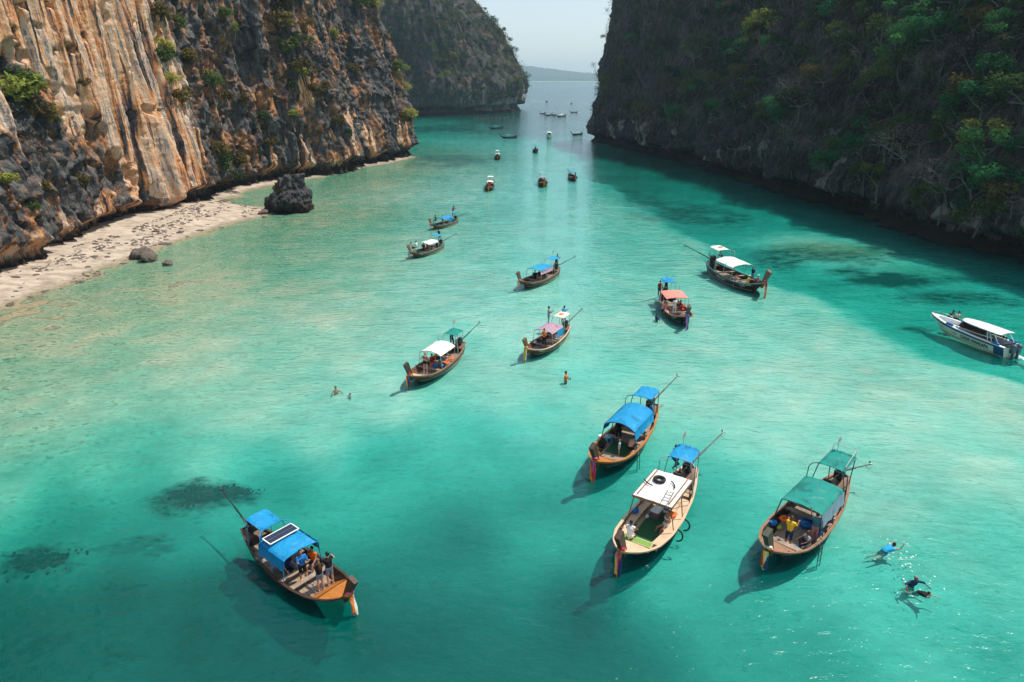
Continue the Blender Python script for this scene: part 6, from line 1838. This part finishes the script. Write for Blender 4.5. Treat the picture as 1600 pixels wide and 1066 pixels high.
# on the white roof
zr = 1.9 + .06
c = BOATS['roof']['canopy']; cx = -L0 / 2 + (c['s0'] + c['s1']) / 2 * L0
prop('inner_tube', MB().torus((0, 0, 0), .25, .085, None, 24, 10), RUBBER, at(1030.5, 749, zr * KB('roof') + .06), 0, 'black inner tube lying on the white wooden roof', 'inner tube', True, scale=KB('roof'))
for i, (x, y, rz, lab) in enumerate([(1029, 758, 2.2, 'black curved hose strip on the roof, seaward of the inner tube'), (1031, 748, -.5, 'black curved hose strip on the roof, bow side of the inner tube')]):
    prop('hose', MB().torus((0, 0, 0), .8, .035, None, 14, 6, -.42, .42), RUBBER, at(x, y, zr * KB('roof') + .05), rz + BOATS['roof']['yaw'], lab, 'hose', True, 'hose strips on the white roof', KB('roof'))
ld = thing('ladder', 'small metal ladder lying on the bow corner of the white roof', 'ladder', on('roof', cx + .75, .55, zr + .05), BOATS['roof']['yaw'] + .1); ld.scale = (KB('roof'),) * 3
for y in (-.16, .16): MB().tube([(-.5, y, 0), (.5, y, 0), (.62, y, .1)], .025, 6).build('rail', GREY, ld)
for x in (-.36, -.08, .2, .46): MB().tube([(x, -.16, 0), (x, .16, 0)], .02, 6).build('rung', GREY, ld)
for i, (x, lab) in enumerate([(.2, 'black rubber fender loop hanging amidships from the white-roofed boat'), (1.25, 'black rubber fender loop hanging near the bow of the white-roofed boat')]):
    s = (x + L0 / 2) / L0; p = side_pt(s, .1, 1); 
    prop('fender', MB().torus((0, 0, 0), .34, .04, RY(0) @ RX(rad(90)), 12, 6, -1.4, 1.4), RUBBER, on('roof', p.x, p.y + .05, p.z - .12), BOATS['roof']['yaw'] + math.pi / 2, lab, 'fender', True, 'rubber fenders', KB('roof'))
GM = M('green_mat', (0.16, 0.30, 0.06), .9, .2, 12); GM2 = M('dark_green_mat', (0.02, 0.09, 0.035), .95, .2, 12)
prop('mat', bx((0, 0, 0), (.56, 1.42, .02)), GM, on('roof', 2.9, .0, .578), BOATS['roof']['yaw'], 'bright green mat on the step below the pale fore deck', 'mat', scale=KB('roof'))
prop('step', bx((0, 0, 0), (.60, 1.5, .16)), PALE, on('roof', 2.9, 0, .485), BOATS['roof']['yaw'], 'pale timber step under the bright green mat', 'step', scale=KB('roof'))
prop('mat', bx((0, 0, 0), (3.0, 1.1, .015)), GM2, on('roof', .9, 0, FLOOR + .02), BOATS['roof']['yaw'], 'dark green carpet along the floor of the white-roofed boat', 'mat', scale=KB('roof'))
prop('mat', bx((0, 0, 0), (1.6, 1.3, .015)), GM2, on('arched', 1.0, 0, FLOOR + .02), BOATS['arched']['yaw'], 'dark green carpet on the floor before the arched awning', 'mat', scale=KB('arched'))
def bag_mb(s=1, seed=0):
    r = random.Random(seed); m = MB()
    m.ell((0, 0, .14 * s), (.24 * s, .17 * s, .15 * s), None, 12, 8); m.ell((.1 * s, .02, .2 * s), (.12 * s, .13 * s, .11 * s)); m.ell((-.12 * s, -.03, .16 * s), (.13 * s, .14 * s, .13 * s)); m.torus((0, 0, .27 * s), .09 * s, .014 * s, RX(rad(90)), 10, 5)
    return m
def vest_mb():
    m = MB()
    for y in (-.13, .13): m.ell((0, y, .06), (.26, .11, .07), None, 10, 6)
    m.ell((-.2, 0, .07), (.10, .2, .06), None, 10, 6); m.box((.02, 0, .10), (.04, .5, .02)); m.box((.14, 0, .10), (.04, .5, .02))
    return m
PL = dict(turq=M('turquoise_plastic', (.01, .40, .42), .35), blue=M('blue_plastic', (.01, .14, .42), .35), white=M('white_plastic', (.7, .72, .74), .35), yellow=M('yellow_foam', (.85, .50, .01), .6), orange=M('orange_nylon', (.85, .13, .015), .6), black=M('black_nylon', (.015, .015, .018), .7), red=M('red_nylon', (.55, .03, .03), .6), lime=M('lime_plastic', (.45, .5, .03), .5), purple=M('plum_plastic', (.18, .10, .13), .5))
st = thing('stool', 'turquoise plastic stool at the front of the arched blue awning', 'stool', at(950, 692, .16), .4)
MB().slab([[(-.17 + .34 * i, -.17 + .34 * j, .42) for j in (0, 1)] for i in (0, 1)][::-1], .04).build('seat', PL['turq'], st)
for x in (-.15, .15):
    for y in (-.15, .15): MB().tube([(x * .85, y * .85, .40), (x * 1.15, y * 1.15, 0)], .022, 6).build('leg', PL['turq'], st)
def cooler(px, py, z, rz, mat, lab, s=1):
    t = thing('cooler', lab, 'cooler', at(px, py, z), rz); t.scale = (s,) * 3
    bx((0, 0, .17), (.52, .34, .34)).build('body', mat, t); bx((0, 0, .37), (.56, .38, .06)).build('lid', PL['white'], t)
    MB().tube([(-.2, .19, .3), (-.2, .24, .36), (.2, .24, .36), (.2, .19, .3)], .015, 5).build('handle', PL['white'], t)
cooler(942, 689, .16, .5, PL['white'], 'white cooler box at the shore side of the arched-awning boat')
cooler(1026, 807, .16, .9, PL['purple'], 'plum cooler box under the bow edge of the white wooden roof', 1.2)
for args in [
 (939, 700, .16, 'black', 'black gear bag on the deck boards of the arched-awning boat', 1.1), (956, 690, .16, 'blue', 'blue bundle beside the turquoise stool', .8),
 (1207, 821, .40, 'blue', 'blue striped bag on the rib side of the green-awning boat', 1.0), (1217, 827, .2, 'lime', 'lime and black mask bag beside the blue striped bag', .7), (1245, 860, .2, 'blue', 'small blue bag at the feet of the yellow-shirted man', .7), (1254, 853, .2, 'black', 'dark heap of bags beside the seated woman in grey', 1.2), (1262, 855, .2, 'red', 'red bag beside the dark heap on the green-awning boat', .6), (1281, 835, .55, 'blue', 'pale blue bundle on the gunwale by the man in pink trousers', .8),
 (993, 801, .5, 'blue', 'blue towel bundle on the shore-side bench of the white-roofed boat', .9), (1011, 809, .16, 'white', 'white and black shoes heap on the dark green carpet', .6), (1042, 797, .5, 'blue', 'blue bag under the seaward side of the white roof', .9),
 (448, 890, .2, 'black', 'black bag under the front bench of the solar boat', 1.0), (485, 900, .16, 'black', 'pair of dark shoes beside the man in the blue shirt', .45),
 (680, 575, .3, 'blue', 'blue bag in the bow of the white arched awning boat', 1.2), (688, 567, .3, 'turq', 'turquoise bag under the white arched awning', 1.0), (692, 574, .3, 'blue', 'second blue bag nearer the gunwale vests', 1.0),
 (836, 537, .3, 'white', 'white helmet-like bundle under the lilac awning', .8), (843, 541, .2, 'blue', 'blue bundle at the bow edge of the lilac-awning boat', .8),
 (1043, 490, .35, 'white', 'white bag near the bow of the coral-awning boat', .8)]:
    px, py, z, mt, lab, s = args
    prop('bag', bag_mb(s, px), PL[mt], at(px, py, z), px * .7, lab, 'bag', True, 'bags and bundles on the boats')
bt = thing('basin', 'blue plastic basin on the floor of the green-awning boat', 'basin', at(1259, 823, .17), 0)
MB().tube([(0, 0, 0), (0, 0, .02), (0, 0, .24), (0, 0, .26)], [.26, .3, .38, .38], 18).build('bowl', PL['blue'], bt, True); MB().torus((0, 0, .26), .39, .02, None, 20, 6).build('rim', PL['blue'], bt)
bt = thing('bucket', 'blue plastic bucket under the front of the solar boat awning', 'bucket', at(453, 892, .16), 0)
MB().tube([(0, 0, 0), (0, 0, .32)], .14, 14, True, .18).build('pail', PL['blue'], bt, True); MB().torus((0, 0, .3), .18, .01, RX(rad(70)), 14, 5, 0, math.pi).build('handle', GREY, bt)
for (px, py, lab) in ((469, 910, 'yellow foam float on the solar boat deck, landward one of two'), (475, 907, 'yellow foam float on the solar boat deck, seaward one of two')):
    prop('float', MB().tube([(-.13, 0, 0), (-.11, 0, 0), (.11, 0, 0), (.13, 0, 0)], [.05, .10, .10, .05], 12), PL['yellow'], at(px, py, .27), .5, lab, 'float', True, 'yellow floats')
pl = MB(); pl.tube([(-.7, 0, 0), (.7, 0, 0)], .025, 6); prop('pole', pl, STEEL, at(482, 916, .2), -.75, 'metal pole lying on deck beside the yellow floats', 'pole')
for (px, py, z, mt, lab, rz) in [(698, 567, .62, 'orange', 'orange life vest on the gunwale of the white arched boat, bow one', 1), (705, 561, .62, 'orange', 'orange life vest on the gunwale of the white arched boat, stern one', 1.2), (1226, 812, .5, 'orange', 'orange life vest on a thwart under the green awning', .3), (1133, 433, .5, 'orange', 'orange life vests heap amidships of the white-awning boat', .3), (1068, 479, .55, 'red', 'red life vest hung on the far side of the coral boat', 1.4), (1066, 484, .5, 'red', 'red life vest on the bench of the coral boat', .5), (1050, 805, .55, 'orange', 'orange life vest behind the woman in the bikini', .9), (985, 828, .3, 'orange', 'orange life vest in front of the man in the tank top', .2), (765, 289, .6, 'orange', 'orange life vest in the bow of the distant boat heading in', .3), (768, 287, .6, 'orange', 'second orange life vest in the distant boat heading in', 1.1), (851, 284, .5, 'orange', 'orange life vest in the distant boat with the long sash', 1.1), (844, 434, .5, 'yellow', 'yellow life vest glowing under the light blue awning', .2), (1537, 511, 1.2, 'orange', 'orange life vest inside the speedboat cabin', .2)]:
    prop('life_vest', vest_mb(), PL[mt], at(px, py, z), rz, lab, 'life vest', True, 'life vests')
ph = at(884, 594, 0)
P_ = [P for P in PEOPLE if P['pose'] == 'selfie'][0]
hp = P_['root'].matrix_world if False else Matrix.Translation(P_['root'].location) @ Matrix.Rotation(P_['root'].rotation_euler.z, 4, 'Z')
prop('phone', bx((0, 0, .09), (.012, .08, .17)), PL['black'], hp @ (P_['J']['hdR'] + P_['J']['fdR'] * .05), .4, 'black phone held up by the wading person', 'phone')
for (px, py) in (): pass
# mooring line of the green boat
gb = BOATS['green']['M']; p0 = gb @ Vector((L0 / 2 - .9, .62, .95)); p1 = at(1196, 893, -.05); mid = (p0 + p1) / 2 + Vector((.25, -.3, -.28))
rp = MB(); rp.tube([p0.lerp(mid, t).lerp(mid.lerp(p1, t), t) for t in np.linspace(0, 1, 14)], .022, 6); tag(rp.build('rope', PL['black']), 'dark mooring rope looping from the bow of the green-awning boat', 'rope')
cb = BOATS['coral']['M']; p0 = cb @ Vector((-4.3, .35, .8)); p1 = at(1001, 472, -.05); mid = (p0 + p1) / 2 + Vector((0, 0, -.3))
rp = MB(); rp.tube([p0.lerp(mid, t).lerp(mid.lerp(p1, t), t) for t in np.linspace(0, 1, 14)], .022, 6); tag(rp.build('rope', PL['black']), 'thin dark rope running from the coral boat stern into the water', 'rope')
# bathing-area floats
for i, (px, py) in enumerate([(741, 184.6), (746, 184.4), (752, 184.6), (758, 184.4), (763, 184.2), (769, 184), (775, 184.2), (781, 183.8), (788, 183.6), (794, 183.2), (803, 181.8)]):
    m = MB(); m.ell((0, 0, .03), (.2, .2, .17), None, 10, 7); m.torus((0, 0, .03), .2, .02, None, 10, 4)
    prop('buoy', m, PL['orange'], at(px, py, 0), 0, f'{ordinal(i)} orange buoy of the line below the distant cliff, from the landward end', 'buoy', True, 'orange buoys in a line')
# splashes round the swimmers
def splash(px, py, w, n, seed):
    r = random.Random(seed); m = MB(); c = at(px, py, 0)
    for i in range(n):
        x, y = r.gauss(0, w), r.gauss(0, w * .7); s = r.uniform(.012, .045)
        m.ell((c.x + x, c.y + y, .01), (s * 1.5, s, s * .4), RZ(r.uniform(0, 3)), 6, 4)
    m.build('splash', FOAM, None, True, 'stuff')
splash(1405, 873, .5, 26, 1); splash(1398, 845, .35, 10, 2); splash(1418, 912, .6, 8, 3); splash(1445, 905, .6, 7, 4)
